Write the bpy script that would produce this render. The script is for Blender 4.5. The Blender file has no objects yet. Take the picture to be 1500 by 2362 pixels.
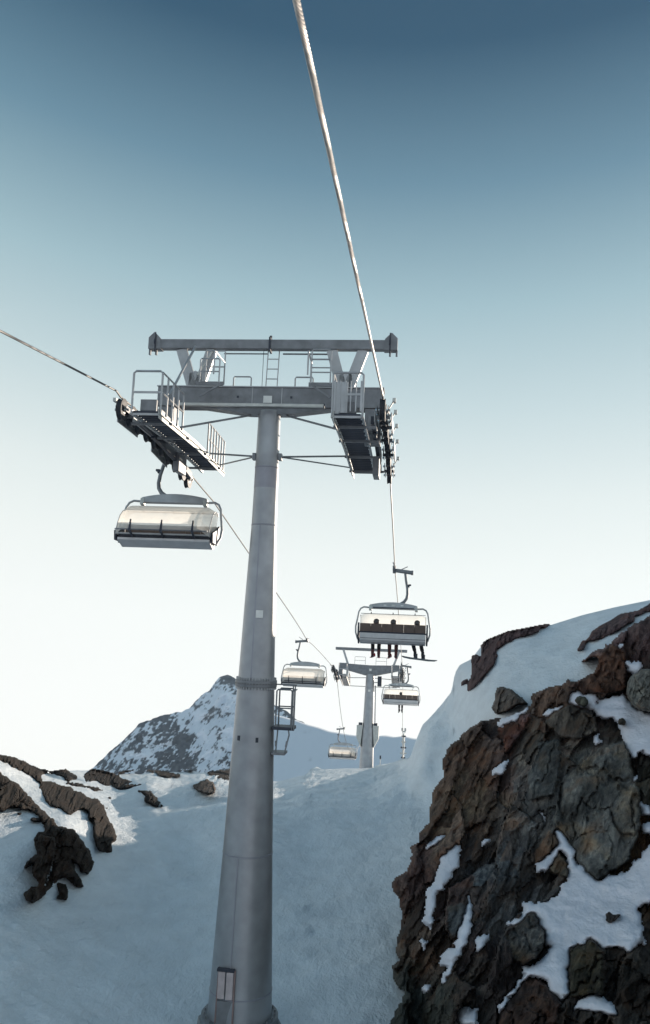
import bpy, math, random
import numpy as np
from mathutils import Vector, Matrix
random.seed(7)
R = math.radians
sc = bpy.context.scene
COL = sc.collection

# ---------------------------------------------------------------- camera
CB, CY, CR, CX, CF = R(23.0), R(6.70), R(4.13), 4.056, 1948.0      # pitch, heading, roll, x, focal length in photo pixels
fwd = np.array([-math.sin(CY)*math.cos(CB), math.cos(CY)*math.cos(CB), math.sin(CB)])
rgt = np.array([math.cos(CY), math.sin(CY), 0.0])
upv = np.cross(rgt, fwd)
rgt, upv = math.cos(CR)*rgt+math.sin(CR)*upv, -math.sin(CR)*rgt+math.cos(CR)*upv
cam = bpy.data.cameras.new('camera'); co = bpy.data.objects.new('camera', cam); COL.objects.link(co)
cam.sensor_fit = 'VERTICAL'; cam.sensor_height = 36.0; cam.sensor_width = 36.0*1500/2362
cam.lens = CF*36.0/2362; cam.clip_start = 0.05; cam.clip_end = 20000
m = Matrix.Identity(4)
for i in range(3):
    m[i][0], m[i][1], m[i][2] = rgt[i], upv[i], -fwd[i]
m[0][3], m[1][3], m[2][3] = CX, 0, 0
co.matrix_world = m
sc.camera = co

# ---------------------------------------------------------------- sky, sun, exposure
SUN_EL, SUN_AZ = R(16.2), R(31.0)          # azimuth measured from +Y towards +X
w = bpy.data.worlds.new('World'); sc.world = w; w.use_nodes = True
nt = w.node_tree; nt.nodes.clear()
sky = nt.nodes.new('ShaderNodeTexSky'); sky.sky_type = 'NISHITA'; sky.sun_disc = False
sky.sun_elevation = SUN_EL; sky.sun_rotation = SUN_AZ
sky.altitude = 2600; sky.air_density = 1.0; sky.dust_density = 1.0; sky.ozone_density = 1.0
bg = nt.nodes.new('ShaderNodeBackground'); bg.inputs[1].default_value = 0.10
wo = nt.nodes.new('ShaderNodeOutputWorld')
# thin high haze: the sky pales towards the horizon, more so on the sun's side
def srgb(c): return tuple(((v/255+0.055)/1.055)**2.4 if v > 10 else v/255/12.92 for v in c)
tcw = nt.nodes.new('ShaderNodeTexCoord'); sx = nt.nodes.new('ShaderNodeSeparateXYZ'); nt.links.new(tcw.outputs['Generated'], sx.inputs[0])
rp = nt.nodes.new('ShaderNodeValToRGB'); rp.color_ramp.interpolation = 'B_SPLINE' if False else 'LINEAR'
stops = [(0.0, (248, 247, 243)), (0.14, (247, 247, 243)), (0.26, (243, 245, 241)), (0.33, (235, 239, 235)), (0.407, (220, 228, 226)), (0.50, (190, 207, 210)), (0.60, (152, 180, 189)), (0.70, (96, 131, 150)), (0.79, (34, 74, 99)), (1.0, (16, 46, 74))]
el_ = rp.color_ramp.elements
el_[0].position = stops[0][0]; el_[0].color = srgb(stops[0][1])+(1,); el_[1].position = 1.0; el_[1].color = srgb(stops[-1][1])+(1,)
for p_, c_ in stops[1:-1]: e_ = el_.new(p_); e_.color = srgb(c_)+(1,)
nt.links.new(sx.outputs[2], rp.inputs[0])
dt = nt.nodes.new('ShaderNodeVectorMath'); dt.operation = 'DOT_PRODUCT'; dt.inputs[1].default_value = (math.sin(SUN_AZ*0.2), math.cos(SUN_AZ*0.2), 0); nt.links.new(tcw.outputs['Generated'], dt.inputs[0])
mr = nt.nodes.new('ShaderNodeMapRange'); mr.interpolation_type = 'SMOOTHSTEP'; mr.inputs[1].default_value = -0.9; mr.inputs[2].default_value = 0.55; mr.inputs[3].default_value = 0.0; mr.inputs[4].default_value = 1.0; nt.links.new(dt.outputs['Value'], mr.inputs[0])
az = nt.nodes.new('ShaderNodeMix'); az.data_type = 'RGBA'; az.inputs[6].default_value = (7.3, 8.7, 10.0, 1); az.inputs[7].default_value = (10.1, 10.1, 10.0, 1); nt.links.new(mr.outputs[0], az.inputs[0])
vm = nt.nodes.new('ShaderNodeVectorMath'); vm.operation = 'MULTIPLY'; nt.links.new(rp.outputs[0], vm.inputs[0]); nt.links.new(az.outputs[2], vm.inputs[1])
mxw = nt.nodes.new('ShaderNodeMix'); mxw.data_type = 'RGBA'; mxw.inputs[0].default_value = 0.94; nt.links.new(sky.outputs[0], mxw.inputs[6]); nt.links.new(vm.outputs[0], mxw.inputs[7])
nt.links.new(mxw.outputs[2], bg.inputs[0]); nt.links.new(bg.outputs[0], wo.inputs[0])
sl = bpy.data.lights.new('sun', 'SUN'); sl.energy = 5.0; sl.angle = R(0.5); sl.color = (1.0, 0.86, 0.72)
so = bpy.data.objects.new('sun', sl); COL.objects.link(so)
sd = Vector((math.sin(SUN_AZ)*math.cos(SUN_EL), math.cos(SUN_AZ)*math.cos(SUN_EL), math.sin(SUN_EL)))
so.rotation_euler = sd.to_track_quat('Z', 'Y').to_euler()
sc.view_settings.view_transform = 'Standard'; sc.view_settings.look = 'None'
sc.view_settings.exposure = 0.22; sc.view_settings.gamma = 1.0; sc.view_settings.use_curve_mapping = False
sc.render.engine = 'CYCLES'; sc.cycles.max_bounces = 8; sc.cycles.transparent_max_bounces = 12
sc.cycles.use_denoising = True

# ---------------------------------------------------------------- small maths: a photo pixel and a distance give a place in the world
def ray(px, py):
    px = np.asarray(px, float); py = np.asarray(py, float)
    return fwd + rgt*((px-750)/CF)[..., None] + upv*((1181-py)/CF)[..., None]
def place(px, py, d):
    return np.array([CX, 0, 0]) + ray(px, py)*np.asarray(d, float)[..., None]
def _h(ix, iy, s):
    n = (ix.astype(np.int64)*374761393 + iy.astype(np.int64)*668265263 + s*982451653) & 0x7fffffff
    n = ((n ^ (n >> 13))*1274126177) & 0x7fffffff
    return ((n ^ (n >> 16)) & 0xffff)/65535.0
def vn(x, y, s=0):
    x = np.asarray(x, float); y = np.asarray(y, float)
    ix, iy = np.floor(x), np.floor(y); fx, fy = x-ix, y-iy
    fx = fx*fx*(3-2*fx); fy = fy*fy*(3-2*fy)
    a, b, c, d = _h(ix, iy, s), _h(ix+1, iy, s), _h(ix, iy+1, s), _h(ix+1, iy+1, s)
    return (a+(b-a)*fx)*(1-fy)+(c+(d-c)*fx)*fy
def fbm(x, y, s=0, o=4):
    t, a, n = 0, 0.5, 0
    for k in range(o):
        t = t+a*(vn(x*2**k+17*k, y*2**k+31*k, s+k)-0.5); n += a; a *= 0.5
    return t/n*2
class TPS:                                    # smooth sheet through control points (px, py, distance), kept as 1/distance so planes stay planes
    def __init__(s, pts):
        p = np.array(pts, float); s.c = p[:, :2]/1000; v = 1.0/p[:, 2]; n = len(p)
        K = s.k(np.linalg.norm(s.c[:, None]-s.c[None], axis=2))+np.eye(n)*1e-4
        P = np.c_[np.ones(n), s.c]; A = np.block([[K, P], [P.T, np.zeros((3, 3))]])
        s.w = np.linalg.solve(A, np.r_[v, 0, 0, 0])
    def k(s, r): return np.where(r > 1e-9, r*r*np.log(np.maximum(r, 1e-9)), 0)
    def __call__(s, px, py):
        q = np.stack([np.asarray(px, float), np.asarray(py, float)], -1)/1000; sh = q.shape[:-1]; q = q.reshape(-1, 2)
        r = s.w[-3]+q@s.w[-2:]
        for i, c in enumerate(s.c): r = r+s.w[i]*s.k(np.linalg.norm(q-c, axis=1))
        return 1.0/np.clip(r, 1/400, 1/5.0).reshape(sh)
def inpoly(px, py, poly):
    r = np.zeros(px.shape, bool); n = len(poly)
    for i in range(n):
        x1, y1 = poly[i]; x2, y2 = poly[(i+1) % n]
        if y1 == y2: continue
        c = ((y1 > py) != (y2 > py)) & (px < (x2-x1)*(py-y1)/(y2-y1)+x1)
        r ^= c
    return r
def blur(a, n=1):
    a = a.astype(float)
    for _ in range(n):
        p = np.pad(a, 1, mode='edge'); a = (p[1:-1, 1:-1]*2+p[:-2, 1:-1]+p[2:, 1:-1]+p[1:-1, :-2]+p[1:-1, 2:])/6
    return a

# ---------------------------------------------------------------- materials
def mat(name, col, rough=0.6, metal=0.0, var=0.15, scale=6.0, bump=0.0, bscale=30.0, spec=0.5, detail=6.0):
    m_ = bpy.data.materials.new(name); m_.use_nodes = True; t = m_.node_tree; b = t.nodes['Principled BSDF']
    b.inputs['Roughness'].default_value = rough; b.inputs['Metallic'].default_value = metal
    b.inputs['Specular IOR Level'].default_value = spec
    tc = t.nodes.new('ShaderNodeTexCoord')
    n = t.nodes.new('ShaderNodeTexNoise'); n.inputs['Scale'].default_value = scale; n.inputs['Detail'].default_value = detail
    t.links.new(tc.outputs['Object'], n.inputs['Vector'])
    r = t.nodes.new('ShaderNodeValToRGB'); r.color_ramp.elements[0].position = 0.3; r.color_ramp.elements[1].position = 0.7
    r.color_ramp.elements[0].color = [c*(1-var) for c in col]+[1]; r.color_ramp.elements[1].color = [min(1, c*(1+var)) for c in col]+[1]
    t.links.new(n.outputs['Fac'], r.inputs[0]); t.links.new(r.outputs[0], b.inputs['Base Color'])
    if bump:
        n2 = t.nodes.new('ShaderNodeTexNoise'); n2.inputs['Scale'].default_value = bscale; n2.inputs['Detail'].default_value = 8
        t.links.new(tc.outputs['Object'], n2.inputs['Vector'])
        bp = t.nodes.new('ShaderNodeBump'); bp.inputs['Strength'].default_value = bump; bp.inputs['Distance'].default_value = 0.05
        t.links.new(n2.outputs['Fac'], bp.inputs['Height']); t.links.new(bp.outputs[0], b.inputs['Normal'])
    return m_
M = {}
M['galv'] = mat('galvanised_steel', (0.40, 0.405, 0.41), 0.48, 0.45, 0.14, 3.0, 0.05, 60)
M['galv_dark'] = mat('weathered_galvanised_steel', (0.20, 0.205, 0.215), 0.5, 0.4, 0.2, 4.0, 0.05, 60)
M['pole'] = mat('pole_steel', (0.335, 0.345, 0.36), 0.40, 0.55, 0.13, 2.2, 0.06, 40)
M['pole_dark'] = mat('sooty_pole_steel', (0.30, 0.30, 0.33), 0.45, 0.5, 0.15, 1.6, 0.06, 40)
M['dark'] = mat('dark_steel', (0.035, 0.04, 0.055), 0.5, 0.3, 0.2, 5)
M['rubber'] = mat('black_rubber', (0.02, 0.022, 0.03), 0.6, 0.0, 0.2, 5)
M['red'] = mat('red_paint', (0.35, 0.02, 0.03), 0.4, 0.0, 0.1, 5)
M['chrome'] = mat('bright_bolt_steel', (0.7, 0.68, 0.65), 0.22, 1.0, 0.05, 5)
M['light'] = mat('pale_aluminium', (0.5, 0.5, 0.47), 0.45, 0.4, 0.1, 5)
M['sign'] = mat('white_sign_plate', (0.75, 0.74, 0.70), 0.5, 0, 0.06, 8)
M['concrete'] = mat('concrete', (0.25, 0.25, 0.25), 0.9, 0, 0.2, 4, 0.3, 20)
M['hatch'] = mat('faded_pink_boards', (0.42, 0.36, 0.36), 0.7, 0, 0.15, 5, 0.2, 30)
M['hatchrail'] = mat('reddish_rail', (0.24, 0.17, 0.16), 0.6, 0.2, 0.15, 5)
M['backrest'] = mat('brown_seat_back', (0.12, 0.085, 0.07), 0.7, 0, 0.15, 4)
M['cushion'] = mat('dark_seat_cushion', (0.02, 0.024, 0.035), 0.7, 0, 0.2, 4)
M['shell'] = mat('light_grey_seat_shell', (0.55, 0.54, 0.54), 0.5, 0.1, 0.08, 4)
M['black'] = mat('black_cloth', (0.012, 0.014, 0.02), 0.8, 0, 0.3, 9)
M['maroon'] = mat('maroon_cloth', (0.09, 0.03, 0.03), 0.8, 0, 0.3, 9)
M['greycloth'] = mat('grey_cloth', (0.12, 0.1, 0.09), 0.8, 0, 0.3, 9)
M['skin'] = mat('skin', (0.45, 0.27, 0.2), 0.5, 0, 0.05, 9)
M['helmet'] = mat('helmet_shell', (0.05, 0.045, 0.045), 0.35, 0, 0.1, 9)
M['skired'] = mat('red_ski', (0.4, 0.03, 0.04), 0.35, 0, 0.1, 9)
M['board'] = mat('dark_board', (0.04, 0.06, 0.08), 0.35, 0, 0.1, 9)
M['rope_dark'] = mat('dark_wire_rope', (0.13, 0.125, 0.12), 0.55, 0.6, 0.2, 8)  # darker tone, used for the left strand of the haul rope
M['rope'] = mat('steel_wire_rope', (0.46, 0.43, 0.40), 0.55, 0.6, 0.2, 8)

def bubble_mat():
    m_ = bpy.data.materials.new('smoky_translucent_bubble'); m_.use_nodes = True; t = m_.node_tree; t.nodes.clear()
    o = t.nodes.new('ShaderNodeOutputMaterial'); tr = t.nodes.new('ShaderNodeBsdfTranslucent'); tr.inputs[0].default_value = (0.97, 0.94, 0.88, 1)
    tp = t.nodes.new('ShaderNodeBsdfTransparent'); tp.inputs[0].default_value = (1.0, 0.99, 0.96, 1)
    g = t.nodes.new('ShaderNodeBsdfGlossy'); g.inputs['Roughness'].default_value = 0.12
    d = t.nodes.new('ShaderNodeBsdfDiffuse'); d.inputs[0].default_value = (0.7, 0.69, 0.66, 1)
    tc = t.nodes.new('ShaderNodeTexCoord'); n = t.nodes.new('ShaderNodeTexNoise'); n.inputs['Scale'].default_value = 2.2; n.inputs['Detail'].default_value = 5
    t.links.new(tc.outputs['Object'], n.inputs['Vector'])
    r = t.nodes.new('ShaderNodeMapRange'); r.inputs[1].default_value = 0.3; r.inputs[2].default_value = 0.75; r.inputs[3].default_value = 0.50; r.inputs[4].default_value = 0.72
    t.links.new(n.outputs['Fac'], r.inputs[0])
    a = t.nodes.new('ShaderNodeMixShader'); t.links.new(r.outputs[0], a.inputs[0]); t.links.new(tp.outputs[0], a.inputs[1]); t.links.new(tr.outputs[0], a.inputs[2])
    c = t.nodes.new('ShaderNodeMixShader'); c.inputs[0].default_value = 0.10; t.links.new(a.outputs[0], c.inputs[1]); t.links.new(d.outputs[0], c.inputs[2])
    e = t.nodes.new('ShaderNodeMixShader'); e.inputs[0].default_value = 0.07; t.links.new(c.outputs[0], e.inputs[1]); t.links.new(g.outputs[0], e.inputs[2])
    t.links.new(e.outputs[0], o.inputs[0]); return m_
M['bubble'] = bubble_mat()

def snow_mat(name, base=(0.80, 0.83, 0.88), bs=0.5):
    m_ = bpy.data.materials.new(name); m_.use_nodes = True; t = m_.node_tree; b = t.nodes['Principled BSDF']
    b.inputs['Roughness'].default_value = 0.55; b.inputs['Specular IOR Level'].default_value = 0.3
    tc = t.nodes.new('ShaderNodeTexCoord')
    mp = t.nodes.new('ShaderNodeMapping'); mp.inputs['Rotation'].default_value = (0, 0, R(25)); mp.inputs['Scale'].default_value = (1.0, 0.45, 1.0)
    t.links.new(tc.outputs['Object'], mp.inputs[0])
    n1 = t.nodes.new('ShaderNodeTexNoise'); n1.inputs['Scale'].default_value = 1.3; n1.inputs['Detail'].default_value = 9; n1.inputs['Roughness'].default_value = 0.62
    n2 = t.nodes.new('ShaderNodeTexNoise'); n2.inputs['Scale'].default_value = 14; n2.inputs['Detail'].default_value = 6
    t.links.new(mp.outputs[0], n1.inputs['Vector']); t.links.new(mp.outputs[0], n2.inputs['Vector'])
    r = t.nodes.new('ShaderNodeValToRGB'); r.color_ramp.elements[0].position = 0.25; r.color_ramp.elements[1].position = 0.75
    r.color_ramp.elements[0].color = [c*0.80 for c in base]+[1]; r.color_ramp.elements[1].color = list(base)+[1]
    t.links.new(n1.outputs['Fac'], r.inputs[0]); t.links.new(r.outputs[0], b.inputs['Base Color'])
    b1 = t.nodes.new('ShaderNodeBump'); b1.inputs['Strength'].default_value = bs*1.5; b1.inputs['Distance'].default_value = 0.3
    b2 = t.nodes.new('ShaderNodeBump'); b2.inputs['Strength'].default_value = bs*1.6; b2.inputs['Distance'].default_value = 0.04
    t.links.new(n1.outputs['Fac'], b1.inputs['Height']); t.links.new(n2.outputs['Fac'], b2.inputs['Height'])
    t.links.new(b1.outputs[0], b2.inputs['Normal']); t.links.new(b2.outputs[0], b.inputs['Normal'])
    return m_
M['snow'] = snow_mat('wind_packed_snow', (0.80, 0.855, 0.89)); M['snow2'] = snow_mat('soft_snow', (0.80, 0.80, 0.86), 0.35)

def rock_mat():
    m_ = bpy.data.materials.new('schist_rock'); m_.use_nodes = True; t = m_.node_tree; b = t.nodes['Principled BSDF']
    b.inputs['Roughness'].default_value = 0.85; b.inputs['Specular IOR Level'].default_value = 0.12
    at = t.nodes.new('ShaderNodeVertexColor'); at.layer_name = 'tint'
    tc = t.nodes.new('ShaderNodeTexCoord')
    mp = t.nodes.new('ShaderNodeMapping'); mp.inputs['Rotation'].default_value = (R(15), R(-25), R(0)); mp.inputs['Scale'].default_value = (3.4, 2.0, 0.8)
    t.links.new(tc.outputs['Object'], mp.inputs[0])
    n1 = t.nodes.new('ShaderNodeTexNoise'); n1.inputs['Scale'].default_value = 1.6; n1.inputs['Detail'].default_value = 12; n1.inputs['Roughness'].default_value = 0.68
    t.links.new(mp.outputs[0], n1.inputs['Vector'])
    n2 = t.nodes.new('ShaderNodeTexNoise'); n2.inputs['Scale'].default_value = 1.1; n2.inputs['Detail'].default_value = 8
    t.links.new(tc.outputs['Object'], n2.inputs['Vector'])
    r = t.nodes.new('ShaderNodeValToRGB'); e = r.color_ramp.elements; e[0].position = 0.30; e[0].color = (0.35, 0.35, 0.37, 1); e[1].position = 0.70; e[1].color = (1.9, 1.85, 1.75, 1)
    k = r.color_ramp.elements.new(0.5); k.color = (0.9, 0.88, 0.88, 1)
    t.links.new(n1.outputs['Fac'], r.inputs[0])
    mx = t.nodes.new('ShaderNodeMix'); mx.data_type = 'RGBA'; mx.blend_type = 'MULTIPLY'; mx.inputs[0].default_value = 1
    t.links.new(at.outputs[0], mx.inputs[6]); t.links.new(r.outputs[0], mx.inputs[7])
    r2 = t.nodes.new('ShaderNodeValToRGB'); r2.color_ramp.elements[0].position = 0.52; r2.color_ramp.elements[0].color = (0, 0, 0, 1); r2.color_ramp.elements[1].position = 0.68; r2.color_ramp.elements[1].color = (0.65, 0.65, 0.65, 1)
    t.links.new(n2.outputs['Fac'], r2.inputs[0])
    m2 = t.nodes.new('ShaderNodeMix'); m2.data_type = 'RGBA'; t.links.new(r2.outputs[0], m2.inputs[0]); t.links.new(mx.outputs[2], m2.inputs[6]); mr_ = t.nodes.new('ShaderNodeMix'); mr_.data_type = 'RGBA'; mr_.blend_type = 'MULTIPLY'; mr_.inputs[0].default_value = 1; mr_.inputs[7].default_value = (1.42, 0.98, 0.72, 1)
    t.links.new(at.outputs[0], mr_.inputs[6]); t.links.new(mr_.outputs[2], m2.inputs[7])
    t.links.new(m2.outputs[2], b.inputs['Base Color'])
    n3 = t.nodes.new('ShaderNodeTexNoise'); n3.inputs['Scale'].default_value = 5; n3.inputs['Detail'].default_value = 12; n3.inputs['Roughness'].default_value = 0.7
    t.links.new(mp.outputs[0], n3.inputs['Vector'])
    b1 = t.nodes.new('ShaderNodeBump'); b1.inputs['Strength'].default_value = 0.9; b1.inputs['Distance'].default_value = 0.12
    t.links.new(n3.outputs['Fac'], b1.inputs['Height']); t.links.new(b1.outputs[0], b.inputs['Normal'])
    return m_
M['rock'] = rock_mat()

def mountain_mat():                       # far slopes: rock shows where the attribute 'bare' is high
    m_ = bpy.data.materials.new('far_snow_and_rock'); m_.use_nodes = True; t = m_.node_tree; b = t.nodes['Principled BSDF']
    b.inputs['Roughness'].default_value = 0.8; b.inputs['Specular IOR Level'].default_value = 0.2
    at = t.nodes.new('ShaderNodeVertexColor'); at.layer_name = 'tint'
    t.links.new(at.outputs[0], b.inputs['Base Color']); return m_
M['mountain'] = mountain_mat()

# ---------------------------------------------------------------- mesh helpers
class MB:
    def __init__(s): s.v = []; s.f = []
    def add(s, v, f):
        n = len(s.v); s.v += [tuple(p) for p in v]; s.f += [tuple(i+n for i in q) for q in f]; return s
    def box(s, x0, x1, y0, y1, z0, z1, tf=None):
        v = [(x, y, z) for x in (x0, x1) for y in (y0, y1) for z in (z0, z1)]
        if tf: v = [tf(Vector(p)) for p in v]
        return s.add(v, [(0, 1, 3, 2), (4, 6, 7, 5), (0, 4, 5, 1), (2, 3, 7, 6), (0, 2, 6, 4), (1, 5, 7, 3)])
    def bar(s, p, q, wd, ht, up=(0, 0, 1), w2=None):
        p, q = Vector(p), Vector(q); d = (q-p).normalized(); u = Vector(up)
        if abs(d.dot(u)) > 0.98: u = Vector((0, 1, 0))
        sx = d.cross(u).normalized(); uz = sx.cross(d); w2 = w2 or wd
        v = [c+sx*a*ww/2+uz*b*ht/2 for c, ww in ((p, wd), (q, w2)) for a, b in ((-1, -1), (1, -1), (1, 1), (-1, 1))]
        return s.add(v, [(3, 2, 1, 0), (4, 5, 6, 7), (0, 1, 5, 4), (1, 2, 6, 5), (2, 3, 7, 6), (3, 0, 4, 7)])
    def tube(s, pts, r, n=8, cap=True):
        pts = [Vector(p) for p in pts]; k = len(pts); rs = r if isinstance(r, (list, tuple)) else [r]*k
        v = []; u = None
        for i, p in enumerate(pts):
            d = (pts[min(i+1, k-1)]-pts[max(i-1, 0)]).normalized()
            if u is None: u = d.orthogonal().normalized()
            else: u = (u-d*u.dot(d)).normalized()
            w_ = d.cross(u)
            for j in range(n):
                a = 2*math.pi*j/n; v.append(p+(u*math.cos(a)+w_*math.sin(a))*rs[i])
        f = [(i*n+j, i*n+(j+1) % n, (i+1)*n+(j+1) % n, (i+1)*n+j) for i in range(k-1) for j in range(n)]
        if cap: f += [tuple(range(n-1, -1, -1)), tuple(range((k-1)*n, k*n))]
        return s.add(v, f)
    def lathe(s, prof, n=48, axis='z', c=(0, 0, 0)):
        v = []; k = len(prof); c = Vector(c)
        for h, r in prof:
            for j in range(n):
                a = 2*math.pi*j/n; x, y = r*math.cos(a), r*math.sin(a)
                v.append(c+(Vector((x, y, h)) if axis == 'z' else Vector((h, x, y))))
        f = [(i*n+j, i*n+(j+1) % n, (i+1)*n+(j+1) % n, (i+1)*n+j) for i in range(k-1) for j in range(n)]
        f += [tuple(range(n-1, -1, -1)), tuple(range((k-1)*n, k*n))]
        return s.add(v, f)
    def grid(s, P, mask=None):
        h, w_ = P.shape[:2]; n = len(s.v); s.v += [tuple(p) for p in P.reshape(-1, 3)]
        for i in range(h-1):
            for j in range(w_-1):
                if mask is None or mask[i, j]:
                    a = n+i*w_+j; s.f.append((a, a+1, a+w_+1, a+w_))
        return s
    def build(s, name, m_, parent=None, smooth=False, bevel=0, kind=None):
        me = bpy.data.meshes.new(name); me.from_pydata(s.v, [], s.f); me.update()
        me.materials.append(m_)
        if smooth: me.polygons.foreach_set('use_smooth', [True]*len(me.polygons))
        o = bpy.data.objects.new(name, me); COL.objects.link(o)
        if parent: o.parent = parent
        if bevel:
            b = o.modifiers.new('bevel', 'BEVEL'); b.width = bevel; b.segments = 2; b.limit_method = 'ANGLE'
        if smooth:
            try: me.set_sharp_from_angle(angle=R(40))
            except Exception: pass
        if kind: o['kind'] = kind
        return o
def from_np(name, V, F, m_, parent=None, kind=None, tint=None, smooth=True):
    me = bpy.data.meshes.new(name)
    V = np.asarray(V, np.float32); F = np.asarray(F, np.int32)
    used = np.unique(F); re = np.full(len(V), -1, np.int32); re[used] = np.arange(len(used)); V = V[used]; F = re[F]
    me.vertices.add(len(V)); me.vertices.foreach_set('co', V.ravel())
    me.loops.add(F.size); me.loops.foreach_set('vertex_index', F.ravel())
    me.polygons.add(len(F)); me.polygons.foreach_set('loop_start', np.arange(0, F.size, 4, dtype=np.int32)); me.polygons.foreach_set('loop_total', np.full(len(F), 4, np.int32))
    me.update(calc_edges=True); me.materials.append(m_)
    me.polygons.foreach_set('use_smooth', np.full(len(F), smooth))
    if tint is not None:
        ca = me.color_attributes.new('tint', 'FLOAT_COLOR', 'POINT'); T = np.c_[tint[used], np.ones(len(used))].astype(np.float32); ca.data.foreach_set('color', T.ravel())
    o = bpy.data.objects.new(name, me); COL.objects.link(o)
    if parent: o.parent = parent
    if kind: o['kind'] = kind
    return o
def quads(mask):
    h, w_ = mask.shape; i, j = np.nonzero(mask[:-1, :-1]) if mask.shape else (0, 0)
    a = i*w_+j
    return np.stack([a+w_, a+w_+1, a+1, a], -1)
def thing(name, label, cat, loc=(0, 0, 0), rot=(0, 0, 0), group=None):
    o = bpy.data.objects.new(name, None); COL.objects.link(o); o.location = loc; o.rotation_euler = rot
    o.empty_display_size = 0.3; tag(o, label, cat, group); return o
def tag(o, label, cat, group=None):
    o['label'] = label; o['category'] = cat
    if group: o['group'] = group
    return o
def children(o): return [c for c in bpy.data.objects if c.parent == o]
def copy_tree(o, parent=None, over=None):
    c = o.copy(); COL.objects.link(c); c.parent = parent
    for ch in children(o): copy_tree(ch, c)
    return c

# ================================================================ THE LAND
def polyline(pts, x):
    p = np.array(pts, float); return np.interp(x, p[:, 0], p[:, 1])
CREST = [(-1400, 1500), (-700, 1610), (-300, 1690), (0, 1740), (40, 1748), (90, 1772), (115, 1784), (180, 1776), (230, 1780), (262, 1788), (300, 1782), (400, 1777), (530, 1776),
         (575, 1783), (632, 1800), (660, 1797), (700, 1786), (722, 1768), (732, 1767), (745, 1773), (800, 1771), (865, 1766), (905, 1758), (946, 1746), (960, 1708), (975, 1673), (1016, 1628), (1040, 1598),
         (1046, 1575), (1049, 1552), (1060, 1534), (1087, 1520), (1095, 1510), (1107, 1495), (1124, 1480), (1169, 1462), (1252, 1446), (1273, 1441), (1343, 1419), (1417, 1401), (1500, 1384), (1800, 1316), (2200, 1240), (2900, 1180)]
SN = [(-1400, 1500, 26), (-700, 1610, 28), (-300, 1690, 32), (0, 1738, 36), (115, 1783, 41), (262, 1788, 50), (400, 1776, 60), (545, 1779, 70), (632, 1800, 63), (728, 1768, 76), (865, 1766, 78), (905, 1758, 79), (922, 1754, 76), (946, 1746, 50), (955, 1718, 48.5), (946, 1775, 46.5), (918, 1785, 52),
      (975, 1673, 48), (1045, 1595, 46.5), (1046, 1549, 46.5), (1089, 1508, 46), (1169, 1448, 44), (1273, 1440, 42), (1500, 1384, 38), (1900, 1300, 34), (2700, 1200, 30),
      (700, 1830, 46.5), (700, 1806, 53), (600, 1830, 46), (870, 1822, 48), (900, 1800, 49), (940, 1830, 43.5), (800, 1812, 51), (500, 1802, 52), (350, 1818, 44.5), (1000, 1760, 43), (1000, 1870, 40),
      (0, 1850, 30), (150, 1900, 30), (300, 1880, 38.5), (450, 1850, 41.4), (450, 1943, 36),
      (700, 1943, 36.8), (880, 1943, 36.8), (980, 1960, 34), (0, 1980, 25.5), (150, 2060, 26), (300, 2060, 29), (450, 2060, 30.8), (700, 2060, 31.4), (880, 2060, 30.5),
      (100, 2200, 22.2), (300, 2200, 24.2), (550, 2200, 25.3), (700, 2200, 25.4), (880, 2200, 25), (0, 2362, 18.5), (250, 2362, 20.5), (470, 2345, 22), (630, 2350, 22.0), (880, 2362, 21.5),
      (1145, 1655, 34), (1232, 1600, 33), (1370, 1530, 32), (1500, 1470, 31.6), (1200, 1550, 36.5), (1350, 1480, 35.5), (1050, 1690, 43),
      (1200, 2000, 30), (1500, 1800, 30), (1500, 2362, 20), (1900, 1800, 24), (2400, 2400, 14),
      (0, 2900, 13), (500, 2900, 15.5), (900, 2900, 15.5), (1500, 2900, 14), (500, 4000, 10.5), (-900, 2200, 17), (-900, 3000, 11), (2000, 3500, 9)]
snow_d = TPS(SN)
gx = np.unique(np.concatenate([np.arange(-1400, -40, 40), np.arange(-40, 1540, 4.0), np.arange(1540, 2900, 40)]))
ss = np.concatenate([np.arange(0, 150, 3.0), np.arange(150, 900, 6.0), np.linspace(900, 2600, 40)])
def crest(x): return polyline(CREST, x) + np.where((x > 1120), 0, fbm(x/23.0, x*0, 5, 3)*2.5)
cy = crest(gx)
PX = np.broadcast_to(gx, (len(ss), len(gx))); PY = cy[None]+ss[:, None]
D = snow_d(PX, PY); P = place(PX, PY, D)
fall = np.clip(ss/25.0, 0, 1)[:, None]
def snow_relief(P):
    x, y = P[..., 0], P[..., 1]
    u = x*0.8+y*0.35; v = -x*0.35+y*0.9
    return fbm(u*0.16, v*0.22, 11, 4)*0.42 + fbm(u*0.7, v*1.3, 12, 4)*0.10 + fbm(u*2.4, v*3.6, 14, 3)*0.045 + np.maximum(0, fbm(u*1.1, v*2.2, 18, 3)-0.15)*0.14
P = P.copy(); rel = snow_relief(P)
near_t1 = np.exp(-((P[..., 0])**2+(P[..., 1]-24)**2)/6.0)
calm = 1-0.8*np.clip((330-PX)/80, 0, 1)*np.clip((2150-PY)/60, 0, 1)
calm = calm*(1-0.7*np.exp(-((PX-975)/35)**2))
calm = calm*(1-0.75*np.clip((PX-1080)/60, 0, 1))
zone = np.clip((PX-600)/60, 0, 1)*np.clip((925-PX)/50, 0, 1)*np.clip(1-(PY-cy[None]-45)/40, 0, 1)+np.clip((PX-270)/30, 0, 1)*np.clip((560-PX)/60, 0, 1)*np.clip(1-(PY-cy[None]-40)/40, 0, 1)
ax = (P[..., 0]*0.93-P[..., 1]*0.37); ay = (P[..., 0]*0.37+P[..., 1]*0.93)
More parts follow.
